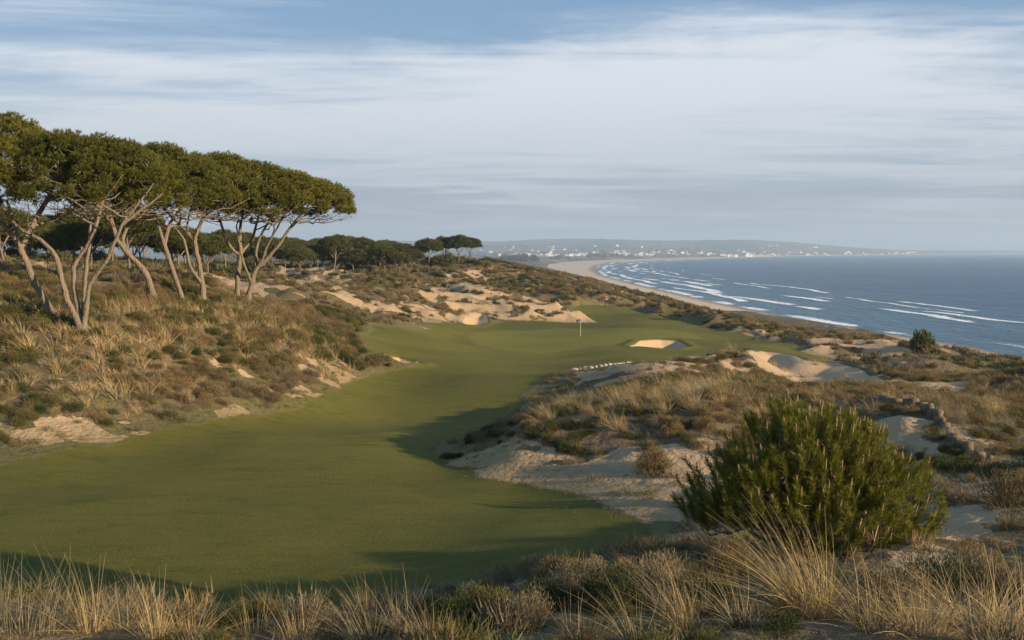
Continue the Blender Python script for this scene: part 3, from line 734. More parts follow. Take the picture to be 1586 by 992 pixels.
    p = np.clip(.9-.45*f['sand'], .0, 1)*(f['fair'] < -.5)*(f['bunk'] < -.5)*sstep(-.25, .2, fbm(f['x']/1.5, f['y']/1.5, 82, 3))
    q = pick(f, f['v'] < p); n = len(q['x'])
    scatter('twigs_and_sprigs', SM, pts_of(q, -.02), R0(9).uniform(.15, .75, n), (q['u']*983 % 4).astype(int), 9, label='small dead twigs and sprigs littering the sand between the heath', cat='undergrowth')
    # rough grass on the border of the mown turf
    RG = [tussock('rough_grass_shape', 520+k, 34, M_GGREEN, .16, .008, .16, 1.0, segs=2) for k in range(4)]
    f = sample(16, 12, 62, 11.0)
    p = .45*(f['th'] > .0)*(f['r'] < 32)*sstep(2.4, .0, f['fair'])*(f['fair'] > -.3)*(fbm(f['x']/.9, f['y']/.9, 84, 2) > .0)+np.clip(sstep(-3.2, -.6, f['fair']+fbm(f['x']/1.8, f['y']/1.8, 83, 3)*1.8)*sstep(.25, -.1, f['fair']), 0, 1)
    q = pick(f, f['v'] < p*.9); n = len(q['x'])
    scatter('rough_grass', RG, pts_of(q, -.01), R0(10).uniform(.5, 1.3, n), (q['u']*977 % 4).astype(int), 10, label='short rough grass fringing the mown fairway', cat='grass')
    # the mown turf itself, where it is near enough to show its blades
    f = sample(17, 19, 46, 15.0); p = sstep(0, .6, f['fair'])*(.35+.65*sstep(-.2, .3, fbm(f['x']/1.1, f['y']/1.1, 85, 3)))*(1-sstep(34, 46, f['r'])*.5)
    q = pick(f, f['v'] < p); n = len(q['x'])
    scatter('turf_blades', RG, pts_of(q, -.006), R0(11).uniform(.14, .36, n), (q['u']*971 % 4).astype(int), 12, label='short mown grass blades of the near fairway', cat='grass')
    # far shore scrub and woods behind the beach, and dark woods on the plain
cover()

# ------------------------------------------------------------------ trees
def tube(bag, pts, rad, sides=6, rnd=.5):
    pts = np.asarray(pts, float); rad = np.asarray(rad, float); n = len(pts)
    tan = np.gradient(pts, axis=0); tan = nrm(tan)
    ref = np.array([.31, .93, .17]); u = nrm(np.cross(tan, ref)); v = np.cross(tan, u)
    a = np.linspace(0, 2*np.pi, sides, endpoint=False)
    co = pts[:, None]+rad[:, None, None]*(u[:, None]*np.cos(a)[None, :, None]+v[:, None]*np.sin(a)[None, :, None])
    i = np.arange(n-1)[:, None]*sides; j = np.arange(sides)[None]; k = (j+1) % sides
    q = np.stack([i+j, i+k, i+sides+k, i+sides+j], -1).reshape(-1, 4)
    bag.add(co, q=q, rnd=rnd)
def smooth_line(p, step=.35, rs=None, jit=0.):
    p = np.asarray(p, float)
    if len(p) > 2:                                    # Catmull-Rom through the given joints
        e = np.vstack([2*p[0]-p[1], p, 2*p[-1]-p[-2]]); out = []
        for i in range(1, len(e)-2):
            m = max(2, int(np.linalg.norm(e[i+1]-e[i])/step))
            t = np.linspace(0, 1, m, endpoint=False)[:, None]
            out.append(.5*((2*e[i])+(-e[i-1]+e[i+1])*t+(2*e[i-1]-5*e[i]+4*e[i+1]-e[i+2])*t*t+(-e[i-1]+3*e[i]-3*e[i+1]+e[i+2])*t**3))
        o = np.vstack(out+[p[-1:]])
    else:
        m = max(2, int(np.linalg.norm(p[1]-p[0])/step)); o = p[0]+(p[1]-p[0])*np.linspace(0, 1, m+1)[:, None]
    if rs is not None and jit and len(o) > 3:
        w = rs.randn(len(o), 3)*jit; w[0] = 0; w[-1] = 0; o = o+w
    return o
class Skel:
    """a branching skeleton: nodes with parents; limb thickness follows from what each limb carries"""
    def __init__(s): s.p = []; s.par = []; s.fix = []; s.chains = []; s.depth = []
    def chain(s, pts, par=-1, radii=None, first=True):
        idx = [par] if par >= 0 else []
        for i, q in enumerate(pts):
            if par >= 0 and i == 0: continue
            s.par.append(idx[-1] if idx else -1); s.p.append(np.asarray(q, float)); s.fix.append(radii[i] if radii is not None else 0.)
            idx.append(len(s.p)-1)
        s.chains.append(idx); return idx
    def attach(s, rs, targets, lean=.6, rise=.35, step=.45, bow=.12, maxr=None, lo=0.):
        root = s.p[0]
        order = np.argsort([np.linalg.norm(t[:2]-root[:2])+rs.rand()*.8 for t in targets])
        for k in order:
            t = targets[k]; P_ = np.array(s.p); d = t-P_; hd = np.linalg.norm(d[:, :2], axis=1); dist = np.linalg.norm(d, axis=1)
            pen = np.maximum(0, P_[:, 2]-t[2]+rise*hd)*3+np.maximum(0, lo-P_[:, 2])*8
            i = int(np.argmin(dist+pen+.0*hd)); a = P_[i]; L = dist[i]
            m = max(2, int(L/step)+1); tt = np.linspace(0, 1, m+1)[:, None]
            bowv = np.array([0, 0, -bow*L])+rs.randn(3)*.05*L
            line = a+(t-a)*tt+bowv*(tt*(1-tt)*4)*.5+rs.randn(m+1, 3)*.035*min(L, 1.5)*(tt*(1-tt)*4)**.5
            s.chain(line, i)
    def radii(s, tip=.012, ex=2.2, cap=.2):
        n = len(s.p); c = np.zeros(n)
        kids = np.zeros(n, int)
        for i in range(n):
            if s.par[i] >= 0: kids[s.par[i]] += 1
        for i in range(n-1, -1, -1):
            if kids[i] == 0: c[i] = max(c[i], tip**ex)
            if s.par[i] >= 0: c[s.par[i]] += c[i]
        r = np.minimum(c**(1/ex), cap); return np.maximum(r, np.array(s.fix))
    def build(s, bag, tip=.012, cap=.2, ex=2.2, sides=6):
        r = s.radii(tip, ex, cap); P_ = np.array(s.p)
        for ch in s.chains:
            if len(ch) < 2: continue
            rr = r[ch].copy()
            if s.fix[ch[1]] == 0: rr[0] = min(rr[0], rr[1]*1.15)
            tube(bag, P_[ch], rr, sides if rr.max() > .045 else 4)
def crown_puffs(rs, ells, spacing, under=1.1):
    """centres of foliage puffs over the tops of flat-bottomed domes"""
    out = []; E = np.array(ells)
    for e in E:
        cx, cy, cz, rx, ry, rz = e; m = int(math.pi*rx*ry/spacing**2*1.25)
        g = (np.arange(m)+.5)/m; a = np.arange(m)*2.39996+rs.rand()*6
        rho = np.sqrt(g); rho = np.minimum(rho*rs.uniform(.97, 1.03, m), 1.02)
        x = cx+rx*rho*np.cos(a)+rs.randn(m)*spacing*.18; y = cy+ry*rho*np.sin(a)+rs.randn(m)*spacing*.18
        top = cz+rz*np.sqrt(np.maximum(1-rho**2.2, 0))+fbm(x/1.5, y/1.5, 7, 2)*rz*.17
        out.append(np.stack([x, y, top], -1))
        m2 = int(m*under); i = rs.randint(0, m, m2)
        lo = np.stack([x[i], y[i], cz+(top[i]-cz)*rs.uniform(.05, .75, m2)], -1)
        out.append(lo)
    P_ = np.vstack(out); keep = np.ones(len(P_), bool)
    for e in E:                                          # drop what lies deep inside another dome
        q = ((P_[:, 0]-e[0])/e[3])**2+((P_[:, 1]-e[1])/e[4])**2; zz = e[2]+e[5]*np.sqrt(np.maximum(1-q, 0))
        keep &= ~((q < .82) & (P_[:, 2] < zz-spacing*1.9) & (P_[:, 2] > e[2]))
    return P_[keep]
def foliage(bag, rs, puffs, rad, tufts, needles, nl, nw, up=.55):
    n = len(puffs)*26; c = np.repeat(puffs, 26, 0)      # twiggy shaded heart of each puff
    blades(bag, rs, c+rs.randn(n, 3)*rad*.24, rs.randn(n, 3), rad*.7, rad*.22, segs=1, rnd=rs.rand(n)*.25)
    n = len(puffs)*tufts
    c = np.repeat(puffs, tufts, 0); pr = np.repeat(rad*rs.uniform(.75, 1.25, len(puffs)), tufts)
    s = sph(rs, n, -.55); fl = np.array([1, 1, .72])
    p = c+s*fl*(pr*rs.uniform(.55, 1.05, n))[:, None]
    ax = nrm(s*.8+np.array([0, 0, up])+rs.randn(n, 3)*.25)
    pc = np.repeat(rs.rand(len(puffs)), tufts)*.35+rs.rand(n)*.35
    d = np.repeat(ax, needles, 0)+rs.randn(n*needles, 3)*.30
    blades(bag, rs, np.repeat(p, needles, 0), d, nl*rs.uniform(.7, 1.25, n*needles), nw, segs=1, rnd=np.clip(np.repeat(pc, needles)+rs.rand(n*needles)*.3, 0, 1))
def make_pine(seed, stems, ells, spacing=.64, rad=.46, tufts=52, needles=14, nl=.20, nw=.019, leaf=None, tip=.014, cap=.17, dead=0, attach_frac=.8, sides=8):
    """stems: lists of joints (x, y, z, radius); ells: crown domes. Returns (wood mesh, crown mesh)"""
    rs = R0(seed); sk = Skel(); zlo = min(e[2] for e in ells)
    for k, st in enumerate(stems):
        st = np.array(st, float); line = smooth_line(st[:, :3], .4, rs, .018)
        tt = np.linspace(0, 1, len(line)); src = np.linspace(0, 1, len(st)); rr = np.interp(tt, src, st[:, 3])*.86*(1+.10*np.sin(np.arange(len(line))*1.7+k)+.06*rs.randn(len(line)))
        if k == 0: rr[0] *= 1.35; par = -1
        else:
            P_ = np.array(sk.p); par = int(np.argmin(((P_-line[0])**2).sum(1)))
            line = np.vstack([P_[par], line[1:]])
        sk.chain(line, par, rr)
    puffs = crown_puffs(rs, ells, spacing)
    tg = puffs[rs.rand(len(puffs)) < attach_frac]-np.array([0, 0, .15])
    sk.attach(rs, tg, rise=.42, lo=zlo*.42)
    if dead:                                             # bare twigs hanging under the crown
        e = np.array(ells)[rs.randint(0, len(ells), dead)]; a = rs.rand(dead)*6.28; q = np.sqrt(rs.rand(dead))*.98
        tw = np.stack([e[:, 0]+e[:, 3]*q*np.cos(a), e[:, 1]+e[:, 4]*q*np.sin(a), e[:, 2]-rs.uniform(-.1, .75, dead)], -1)
        sk.attach(rs, tw, rise=.1, lo=zlo*.6, bow=.05)
    wb = Bag(); sk.build(wb, tip, cap, sides=sides)
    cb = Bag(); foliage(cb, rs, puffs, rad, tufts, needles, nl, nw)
    if dead:
        lo = puffs[puffs[:, 2] < zlo+.35]
        n = len(lo)*10; p = np.repeat(lo, 10, 0)+rs.randn(n, 3)*.3-np.array([0, 0, .25])
        blades(wb, rs, p, rs.randn(n, 3)+np.array([0, 0, -.2]), .5, .016, rs.randn(n, 3)*.2, 2)
    return wb.mesh('trunk', M_BARK, True), cb.mesh('crown', leaf or M_PINE)

FORE = [  # (name label, base pixel + distance, stems in pixels with depth and radius, crown: centre px, top py, bottom py, half width px, distance)
 ('stone pine with one leaning trunk at the left edge, crown cut by the frame', (83/1, 479, 52),
  [[(83,479,52,.24),(55,440,52,.2),(32,385,52,.17),(5,348,52,.13),(-20,325,52,.1)],
   [(32,385,52,.13),(50,350,52.5,.11),(68,318,53,.08)], [(32,385,52,.1),(22,345,51,.08),(10,310,51,.07)]],
  [(8,176,312,118,52),(-95,186,312,100,52)]),
 ('multi-stemmed stone pine, stems splitting from one foot at the crest of the left bank', (128,487,50),
  [[(128,487,50,.26),(100,452,50,.19),(88,400,50,.16),(62,372,50,.13),(25,350,50,.1),(5,322,50,.07)],
   [(128,487,50,.22),(114,440,50.3,.15),(118,405,50.5,.14),(142,370,50.5,.12),(160,310,50.5,.08)],
   [(128,480,50,.2),(132,430,50.6,.13),(139,370,51,.11),(135,330,51.5,.09),(95,300,51.5,.06)],
   [(128,484,50,.2),(140,440,49.8,.14),(165,405,49.6,.12),(188,350,49.5,.11),(215,315,49.5,.08),(238,284,49.5,.05)],
   [(188,350,49.5,.08),(222,322,49.8,.07),(252,300,50,.05)]],
  [(125,193,318,92,51),(178,211,318,68,51)]),
 ('dark-trunked stone pine leaning left, in the shade behind the multi-stemmed pine', (240,458,60),
  [[(240,458,60,.26),(226,425,60,.23),(205,400,60,.2),(182,372,60,.17),(170,330,60,.12)],
   [(205,400,60,.14),(190,368,61,.12),(215,325,61,.08)]],
  [(200,217,322,80,61)]),
 ('slender stone pine leaning left above the sandy hollow', (287,456,64),
  [[(287,456,64,.23),(268,420,64,.18),(254,380,64,.16),(243,345,64,.13),(228,325,64,.1)],
   [(254,380,64,.12),(264,345,64.5,.1),(285,318,64.5,.07)]],
  [(268,219,325,78,64)]),
 ('stone pine with a tall fork, its left limb arching out from the foot', (315,466,67),
  [[(315,466,67,.26),(311,420,67,.21),(302,375,67,.18),(318,330,67,.13),(332,305,67,.08)],
   [(313,440,67,.16),(294,412,66.5,.13),(284,370,66.5,.11),(262,345,66.5,.08)],
   [(302,375,67,.15),(275,345,67.5,.12),(252,322,67.5,.09)], [(302,378,67,.1),(290,350,68,.09),(300,312,68,.06)]],
  [(328,225,328,70,68)]),
 ('upright straight-trunked stone pine, left one of the pair ending the grove', (367,474,72),
  [[(367,474,72,.27),(368,430,72,.22),(372,395,72,.2),(372,355,72,.13),(380,320,72,.08)],
   [(370,398,72,.15),(352,375,71.5,.12),(338,330,71.5,.08)], [(372,392,72,.15),(390,372,72.5,.12),(402,328,72.5,.08)]],
  [(385,246,332,74,71)]),
 ('stone pine with limbs fanning to the right, last tree of the grove', (382,476,72),
  [[(382,476,72,.27),(388,445,72,.23),(397,418,72,.2),(425,388,72,.14),(452,350,72,.1),(478,318,72,.06)],
   [(397,418,72,.16),(398,380,72.5,.12),(420,335,72.5,.08)], [(400,414,72,.13),(420,370,71.4,.11),(445,325,71.3,.07)],
   [(390,440,72,.13),(375,400,71,.1),(366,350,71,.06)]],
  [(448,263,334,66,72),(492,276,334,50,72.5)]),
]
def fore_pines():
    for k, (lab, b, stems, crown) in enumerate(FORE):
        base = at(*b); gz = ground_z(base.x, base.y); base.z = gz-.08
        def loc(p, d): return at(*p, d)-base
        dz = base.z-at(*b).z
        S = []
        for i, st in enumerate(stems):
            L_ = []
            for j, (px, py, d, r) in enumerate(st):
                q = at(px, py, d); q.z -= max(0, 0); v = q-base
                if i == 0 and j == 0: v = Vector((0, 0, 0))
                L_.append((v.x, v.y, v.z, r))
            if i > 0 and abs(stems[i][0][0]-b[0]) < 6 and stems[i][0][1] > b[1]-12: L_[0] = (0, 0, 0.1, L_[0][3])
            S.append(L_)
        E = []
        for cx, top, bot, hw, d in crown:
            c = at(cx, bot, d)-base; rz = (bot-top)/F*d-.15; rx = hw/F*d*1.08
            E.append((c.x, c.y, c.z+.15, rx, rx*.95, rz*.84))
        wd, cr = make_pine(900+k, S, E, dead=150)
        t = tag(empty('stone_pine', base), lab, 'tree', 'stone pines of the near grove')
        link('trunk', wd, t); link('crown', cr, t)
fore_pines()

def auto_pine(seed, h=8., cr=4., th=2.0, nst=3, **kw):
    rs = R0(seed); fz = h*rs.uniform(.28, .42); lean = rs.randn(2)*.35
    S = [[(0, 0, 0, .2), (lean[0]*.4, lean[1]*.4, fz*.5, .17), (lean[0], lean[1], fz, .15), (lean[0]*1.3, lean[1]*1.3, h-th, .08)]]
    for i in range(nst):
        a = 6.283*i/nst+rs.rand(); q = cr*.5
        S.append([(lean[0], lean[1], fz, .11), (lean[0]+math.cos(a)*q*.45, lean[1]+math.sin(a)*q*.45, fz+(h-th-fz)*.5, .09), (lean[0]+math.cos(a)*q, lean[1]+math.sin(a)*q, h-th+.1, .06)])
    E = [(lean[0], lean[1], h-th, cr, cr, th*.95)]
    for i in range(2):
        a = rs.rand()*6.28; E.append((lean[0]+math.cos(a)*cr*.45, lean[1]+math.sin(a)*cr*.45, h-th-rs.rand()*.3, cr*.62, cr*.62, th*.72))
    return make_pine(seed+1, S, E, **kw)
def far_tree(name, kids, x, y, s, rz, lab, grp, sx=1.):
    z = ground_z(x, y); t = empty(name, (x, y, z-.1), rz); t.scale = (s*sx, s*sx, s)
    for nm, me in kids: link(nm, me, t)
    return tag(t, lab, 'tree', grp)
def far_pines():
    kw = dict(spacing=1.0, rad=.75, tufts=30, needles=6, nl=.36, nw=.08, leaf=M_PINEF, tip=.03, cap=.2, attach_frac=.35, sides=5)
    PR = [auto_pine(1000+10*k, 8.+.4*k, 3.9+.3*(k % 3), 3.0+.3*(k % 2), 3+k % 2, **kw) for k in range(5)]
    rs = R0(77); n = 0
    def put(px, d, s, lab, grp, sx=1.):
        nonlocal n; x = ray(px, 600)[0]*d; k = rs.randint(0, 5); n += 1
        far_tree('umbrella_pine', [('trunk', PR[k][0]), ('crown', PR[k][1])], x, d, s*rs.uniform(.84, 1.10), rs.rand()*6.28, lab, grp, sx)
    # four standing together on the ridge in front of the town
    ridge = [(664,304,1.16,'leftmost and widest umbrella pine of the clump on the ridge before the town'), (690,312,1.12,'second umbrella pine from the left in the ridge clump, behind a round green bush'),
             (711,308,1.10,'third umbrella pine from the left in the clump on the ridge'), (729,312,.95,'rightmost umbrella pine of the ridge clump, nearest the beach')]
    for px, d, s, lab in ridge: put(px, d, s, lab, 'umbrella pines on the ridge', .98)
    ORD = ['first','second','third','fourth','fifth','sixth','seventh','eighth','ninth','tenth','eleventh','twelfth','thirteenth','fourteenth','fifteenth','sixteenth','seventeenth','eighteenth','nineteenth','twentieth']+['last']*40
    RW = ['front', 'second', 'third', 'back']
    for row, (d0, step, s0) in enumerate([(236, 25, .98), (258, 24, 1.0), (282, 25, 1.06), (306, 26, 1.08)]):
        px = 372+row*9; c = 0
        while px < 655-(row == 0)*12:
            put(px+rs.uniform(-5, 5), d0+rs.uniform(-8, 8)+(px-372)*.10, s0*(.80 if px > 598 else 1. if px > 500 else .93), 'umbrella pine in the far wood, %s from the left in its %s row' % (ORD[c], RW[row]), 'umbrella pines of the wood', 1.02); c += 1; px += step*rs.uniform(.85, 1.2)
    for row, (d0, step, s0) in enumerate([(112, 62, .80), (138, 50, .88), (170, 40, .98), (205, 34, 1.02)]):
        px = -60+row*17; c = 0
        while px < 372:
            if not (d0 < 130 and px > 235): put(px+rs.uniform(-8, 8), d0+rs.uniform(-8, 8), s0*(1 if px < 300 else .86), 'umbrella pine behind the near grove, %s from the left in the %s row' % (ORD[c], RW[row]), 'umbrella pines behind the grove'); c += 1
            px += step*rs.uniform(.85, 1.2)
    # bushes under and between them
    b = Bag(); BM = []
    for k in range(3):
        BM.append(heath('bush', 620+k, 2600, M_HD if k != 1 else M_HO, .11, .045, h=.8, stems=0))
    def bush(px, d, s, lab, grp, k=None, sz=.8):
        x = ray(px, 600)[0]*d; z = ground_z(x, d); o = link('bush', BM[rs.randint(0, 3) if k is None else k], None, (x, d, z-.15*s), rs.rand()*6.28)
        o.scale = (s, s, s*sz); tag(o, lab, 'bush', grp)
    for px, d, s, lab in [(686,296,8.5,'big round green bush under the ridge pines'),(708,298,6.5,'right-hand green bush under the ridge pines'),(660,300,6,'dark bush at the left foot of the ridge pines'),(731,304,6,'low dark bush on the ridge right of the pine clump')]: bush(px, d, s, lab, 'bushes under the ridge pines', 1 if s > 8 else 0)
    def on(i, n): return ORD[i]+' from the left' if i < n/2 else ORD[n-1-i]+' from the right'
    for i in range(26): bush(385+i*11+rs.uniform(-4, 4), 268+rs.uniform(-12, 14)+i*.6, rs.uniform(4., 6.5), 'dark evergreen bush between trunks of the far wood, '+on(i, 26), 'bushes in the far wood', sz=.62)
    for i in range(34): bush(-40+i*13+rs.uniform(-6, 6), rs.uniform(150, 215), rs.uniform(4, 6.5), 'dark bush in the shade of the pines behind the grove, '+on(i, 34), 'bushes behind the grove', sz=.85)
    for px, d, s, lab in [(190,86,4.6,'bright green low bush on the bank behind the multi-stemmed pine'),(168,92,3.8,'smaller green bush left of the bright green one behind the grove'),(340,118,4.5,'green bush on the slope past the pair of upright pines')]: bush(px, d, s, lab, 'green bushes behind the grove', 1, .5)
    # round bushes on the seaward edge
    for px, d, s, sz, k, lab in [(1421,112,3.3,1.35,0,'lone round bushy tree on the dune edge against the surf'),(1497,92,2.6,.75,1,'rounded green bush on the seaward dunes below the lone tree'),(1470,84,1.7,.6,1,'small green bush left of the rounded one on the seaward dunes'),(1548,84,2.3,.55,0,'low spreading green bush near the right edge, seaward side'),(1462,96,1.3,.5,0,'tiny dark bush between the lone tree and the low green bushes'),(1130,98,2.,.5,0,'dark bush on the lip left of the large sand bunker'),
      (1400,128,1.6,.5,0,'little dark bush left of the lone round tree'),(775,40,1.5,.55,0,'dark round bush at the far left tip of the grassy mound'),(745,39.5,1.3,.5,0,'dark bush on the left flank of the grassy mound'),(702,37.5,1.0,.5,0,'small dark bush where the mound meets the fairway')]:
        bush(px, d, s, lab, 'bushes on the open dunes', k, sz)
far_pines()

# ------------------------------------------------------------------ young pine in front
def shoots(bag, cb, rs, P0, D, L, nn, nl, nw):
    """needled shoots with a pale upright candle on many"""
    n = len(P0)
    t = rs.uniform(.0, 1, (n, nn)); p = P0[:, None]+D[:, None]*(L[:, None]*t)[..., None]
    u = nrm(np.cross(D, rs.randn(n, 3))); v = np.cross(D, u); a = rs.rand(n, nn)*6.283
    out = u[:, None]*np.cos(a)[..., None]+v[:, None]*np.sin(a)[..., None]
    d = out*(.95-.45*t)[..., None]+D[:, None]*.8
    pc = np.repeat(rs.rand(n), nn)*.45
    m = n*nn
    blades(bag, rs, p.reshape(-1, 3), d.reshape(-1, 3), nl*rs.uniform(.7, 1.15, m), nw, segs=1, rnd=np.clip(pc+rs.rand(m)*.45+t.ravel()*.12, 0, 1))
    k = rs.rand(n) < .36; e = (P0+D*L[:, None])[k]; m = len(e)
    for i in range(m):
        q = nrm(D[k][i]+np.array([0, 0, 1.2])); h = rs.uniform(.05, .17); r = .0075
        c_ = Bag(); cb.append(c_); tube(c_, np.stack([e[i]-q*.03, e[i]+q*h*.6, e[i]+q*h]), [r, r, r*.35], 4, rs.rand())
def young_pine(name, seed, base, ells, n, L0, nn, nl, nw, lab, trunk_h, cat, spread_low=.5):
    rs = R0(seed); P0 = []; D = []
    E = np.array(ells); vol = E[:, 3]*E[:, 4]*E[:, 5]
    k = rs.choice(len(E), n, p=vol/vol.sum()); s = sph(rs, n, -.62); rr = rs.uniform(.45, .95, n)
    rr = np.where(rs.rand(n) < .75, rs.uniform(.82, .98, n), rr)
    p = E[k, :3]+s*E[k, 3:]*rr[:, None]
    keep = p[:, 2] > .12; p = p[keep]; s = s[keep]; n = len(p)
    c = p-np.array([0, 0, trunk_h*.35]); d = nrm(nrm(c*np.array([1, 1, .6]))*.55+np.array([0, 0, .95])+rs.randn(n, 3)*.16)
    L = L0*rs.uniform(.7, 1.25, n); p0 = p-d*L[:, None]*.6
    sk = Skel(); line = smooth_line(np.array([(0, 0, -.05), (.02, 0, trunk_h*.5), (-.02, .03, trunk_h)]), .25, rs, .01)
    sk.chain(line, -1, np.linspace(.065, .02, len(line)))
    low = [(math.cos(a)*spread_low, math.sin(a)*spread_low*.9, .25+.12*rs.rand()) for a in np.arange(0, 6.2, .9)]
    sk.attach(rs, [np.array(q) for q in low], rise=.1, step=.2)
    sk.attach(rs, p0, rise=.25, step=.22, bow=.25)
    wb = Bag(); sk.build(wb, .008, .07, 2.3)
    fb = Bag(); cb = []; shoots(fb, cb, rs, p0, d, L, nn, nl, nw)
    t = tag(empty(name, base), lab, cat)
    link('trunk', wb.mesh('trunk', M_TWIG, True), t); link('needles', fb.mesh('needles', M_YOUNG), t)
    for c in cb[:95]: link('candle', c.mesh('candle', M_CANDLE, True), t)
    if len(cb) > 95:
        rest = Bag()
        for c in cb[95:]: rest.add(c.co[0], q=c.q[0], rnd=c.rnd[0])
        tag(link('candles', rest.mesh('candles', M_CANDLE, True), t), kind='stuff')
    return t
def ground_at(px, d): x = ray(px, 600)[0]*d; return (x, d, ground_z(x, d))
B = ground_at(1250, 14.2)
young_pine('young_pine', 31, B, [(-.2, 0, 1.25, 1.05, 1.0, 1.0), (.35, .1, 1.3, .9, .9, .88), (-1.2, .1, .85, .75, .8, .66), (1.2, -.1, .72, .85, .9, .80), (.75, .2, 1.2, .8, .8, .7), (-.6, -.5, .85, .9, .8, .7), (.3, -.7, .7, 1.0, .7, .6)],
           820, .42, 160, .118, .0095, 'bushy young maritime pine with pale upright candles filling the right foreground', 1.9, 'pine')
B2 = ground_at(1350, 24.5)
young_pine('pine_sapling', 32, B2, [(0, 0, .75, .42, .42, .55), (-.4, 0, .6, .3, .3, .25), (.42, 0, .55, .3, .3, .22)], 46, .30, 110, .12, .011, 'small spindly pine sapling standing behind the bushy young pine', .95, 'pine', .2)

# ------------------------------------------------------------------ single plants near the camera
def near_plants():
    rs = R0(55)
    TB = [tussock('grass_tussock', 700+k, (150, 240, 110, 190, 130, 280, 90)[k], M_STRAW if k % 3 else M_STRAW2, (1., .85, 1.15, .95, 1.1, .8, 1.2)[k], .0085, (.17, .25, .12, .3, .2, .22, .1)[k], (.85, 1.1, .6, 1., .7, 1.2, .5)[k], WIND*(1, .4, 1.3, -.3, .8, .2, 1.1)[k], segs=5) for k in range(7)]
    big = tussock('grass_tussock', 710, 620, M_STRAW, 1.25, .009, .22, .95, np.array([-.55, .1, 0]), segs=6)
    def put(nm, me, px, d, s, lab, cat, grp, sz=1., rz=None):
        b = ground_at(px, d); o = link(nm, me, None, (b[0], b[1], b[2]-.03), rs.uniform(-.8, .8) if rz is None else rz)
        o.scale = (s, s, s*sz); return tag(o, lab, cat, grp)
    put('grass_tussock', big, 1262, 9.6, 1.0, 'largest straw tussock, spraying up in front of the young pine', 'grass', 'grass tussocks along the foreground', rz=0)
    T = [(-25,8.7,.85),(28,8.4,.78),(78,8.9,.75),(125,8.5,.72),(178,8.8,.70),(226,8.4,.66),(282,8.6,.62),(385,9.2,.6),(455,8.6,.55),(560,8.4,.62),(620,9.2,.6),(655,8.4,.55),(905,8.2,.62),(985,8.1,.7),(1062,8.4,.72),(1150,8.3,.75),(1355,8.2,.85),(1440,8.1,.95),(1530,8.5,1.),(1585,8.2,.85)]
    for i, (px, d, s) in enumerate(T):
        side = 'from the left' if i < 10 else 'from the right'; num = i+1 if i < 10 else len(T)-i
        w = ['first','second','third','fourth','fifth','sixth','seventh','eighth','ninth','tenth'][num-1]
        put('grass_tussock', TB[(i*3+i//5) % 7], px, d, s, 'dry grass tussock along the bottom edge, %s %s' % (w, side), 'grass', 'grass tussocks along the foreground')
    SB = [heath('heath_shrub', 730+k, 5200, (M_HG, M_HO, M_HD, M_HB)[k], .045, .011, h=.6, stems=60) for k in range(4)]
    S = [(350,9.4,.6,2),(470,9.2,.7,0),(690,9.2,.75,2),(745,9.8,.8,1),(800,9.2,.75,0),(850,10.2,.8,2),(905,11.2,.8,0),(965,10.0,.95,2),(1030,11.2,.9,0),(1090,10.0,.85,1),(1150,12.0,.85,3),(1405,9.8,.9,0),(1470,10.5,1.,2),(1545,10.8,1.,0)]  # mix leans to dark shrubs, their colour standing in for foreground shade
    nm = {0: 'grey woolly', 1: 'olive', 2: 'dark green', 3: 'brown'}
    wd = ['first','second','third','fourth','fifth','sixth','seventh','eighth','ninth','tenth','eleventh','twelfth','thirteenth','fourteenth']
    for i, (px, d, s, k) in enumerate(S):
        put('heath_shrub', SB[k], px, d, s, '%s heath shrub in the foreground row, %s shrub from the left' % (nm[k], wd[i]), 'shrub', 'heath shrubs along the foreground', rz=rs.rand()*6)
    fin = heath('dry_bush', 740, 3600, M_HB, .075, .010, h=.8, stems=90)
    put('dry_bush', fin, 1005, 31.0, 1.5, 'round rust-brown dry bush alone on the sand slope', 'shrub', None, .95)
    put('dry_bush', fin, 1562, 17.5, 1.5, 'brown twiggy bush on the sand at the right edge of the picture', 'shrub', None, .8)
    put('heath_shrub', SB[0], 1480, 19.5, 1.5, 'wide grey shrub between the young pine and the right edge', 'shrub', None, .6)
    put('heath_shrub', SB[0], 1455, 23.5, 1.4, 'low grey shrub behind the wide grey one, below the log wall', 'shrub', None, .6)
    put('heath_shrub', SB[2], 1470, 27, 1.3, 'dark shrub at the foot of the log wall', 'shrub', None, .8)
near_plants()
def wall_plants():
    rs = R0(91); k = 0
    P_ = [(1362,39.5),(1392,35.4),(1420,33.2),(1447,31.1),(1476,29.2),(1506,27.6),(1538,26.2),(1572,24.6)]
    nm = ['heather','grass']; T_ = tussock('grass_tussock', 760, 150, M_STRAW2, .8, .012, .2, .9); H_ = [heath('heath_shrub', 761+i, 2600, m_, .06, .014) for i, m_ in enumerate((M_HB, M_HD, M_HO))]
    w = ['first','second','third','fourth','fifth','sixth','seventh','eighth']
    for i, (px, d) in enumerate(P_):
        b = ground_at(px+rs.uniform(-4, 4), d-.45); o = link('heath_shrub', H_[i % 3], None, (b[0], b[1], b[2]-.06), rs.rand()*6); s = rs.uniform(.7, 1.15); o.scale = (s, s, s*.8)
        tag(o, '%s heath shrub against the low log wall, %s from its far end' % (('brown', 'dark green', 'olive')[i % 3], w[i]), 'shrub', 'shrubs along the log wall')
        b = ground_at(px+rs.uniform(4, 14), d+.55); o = link('grass_tussock', T_, None, (b[0], b[1], b[2]-.03), rs.rand()*6); s = rs.uniform(.6, .9); o.scale = (s, s, s)
        tag(o, 'dry tussock on the bank above the low log wall, %s from its far end' % w[i], 'grass', 'tussocks above the log wall')
wall_plants()

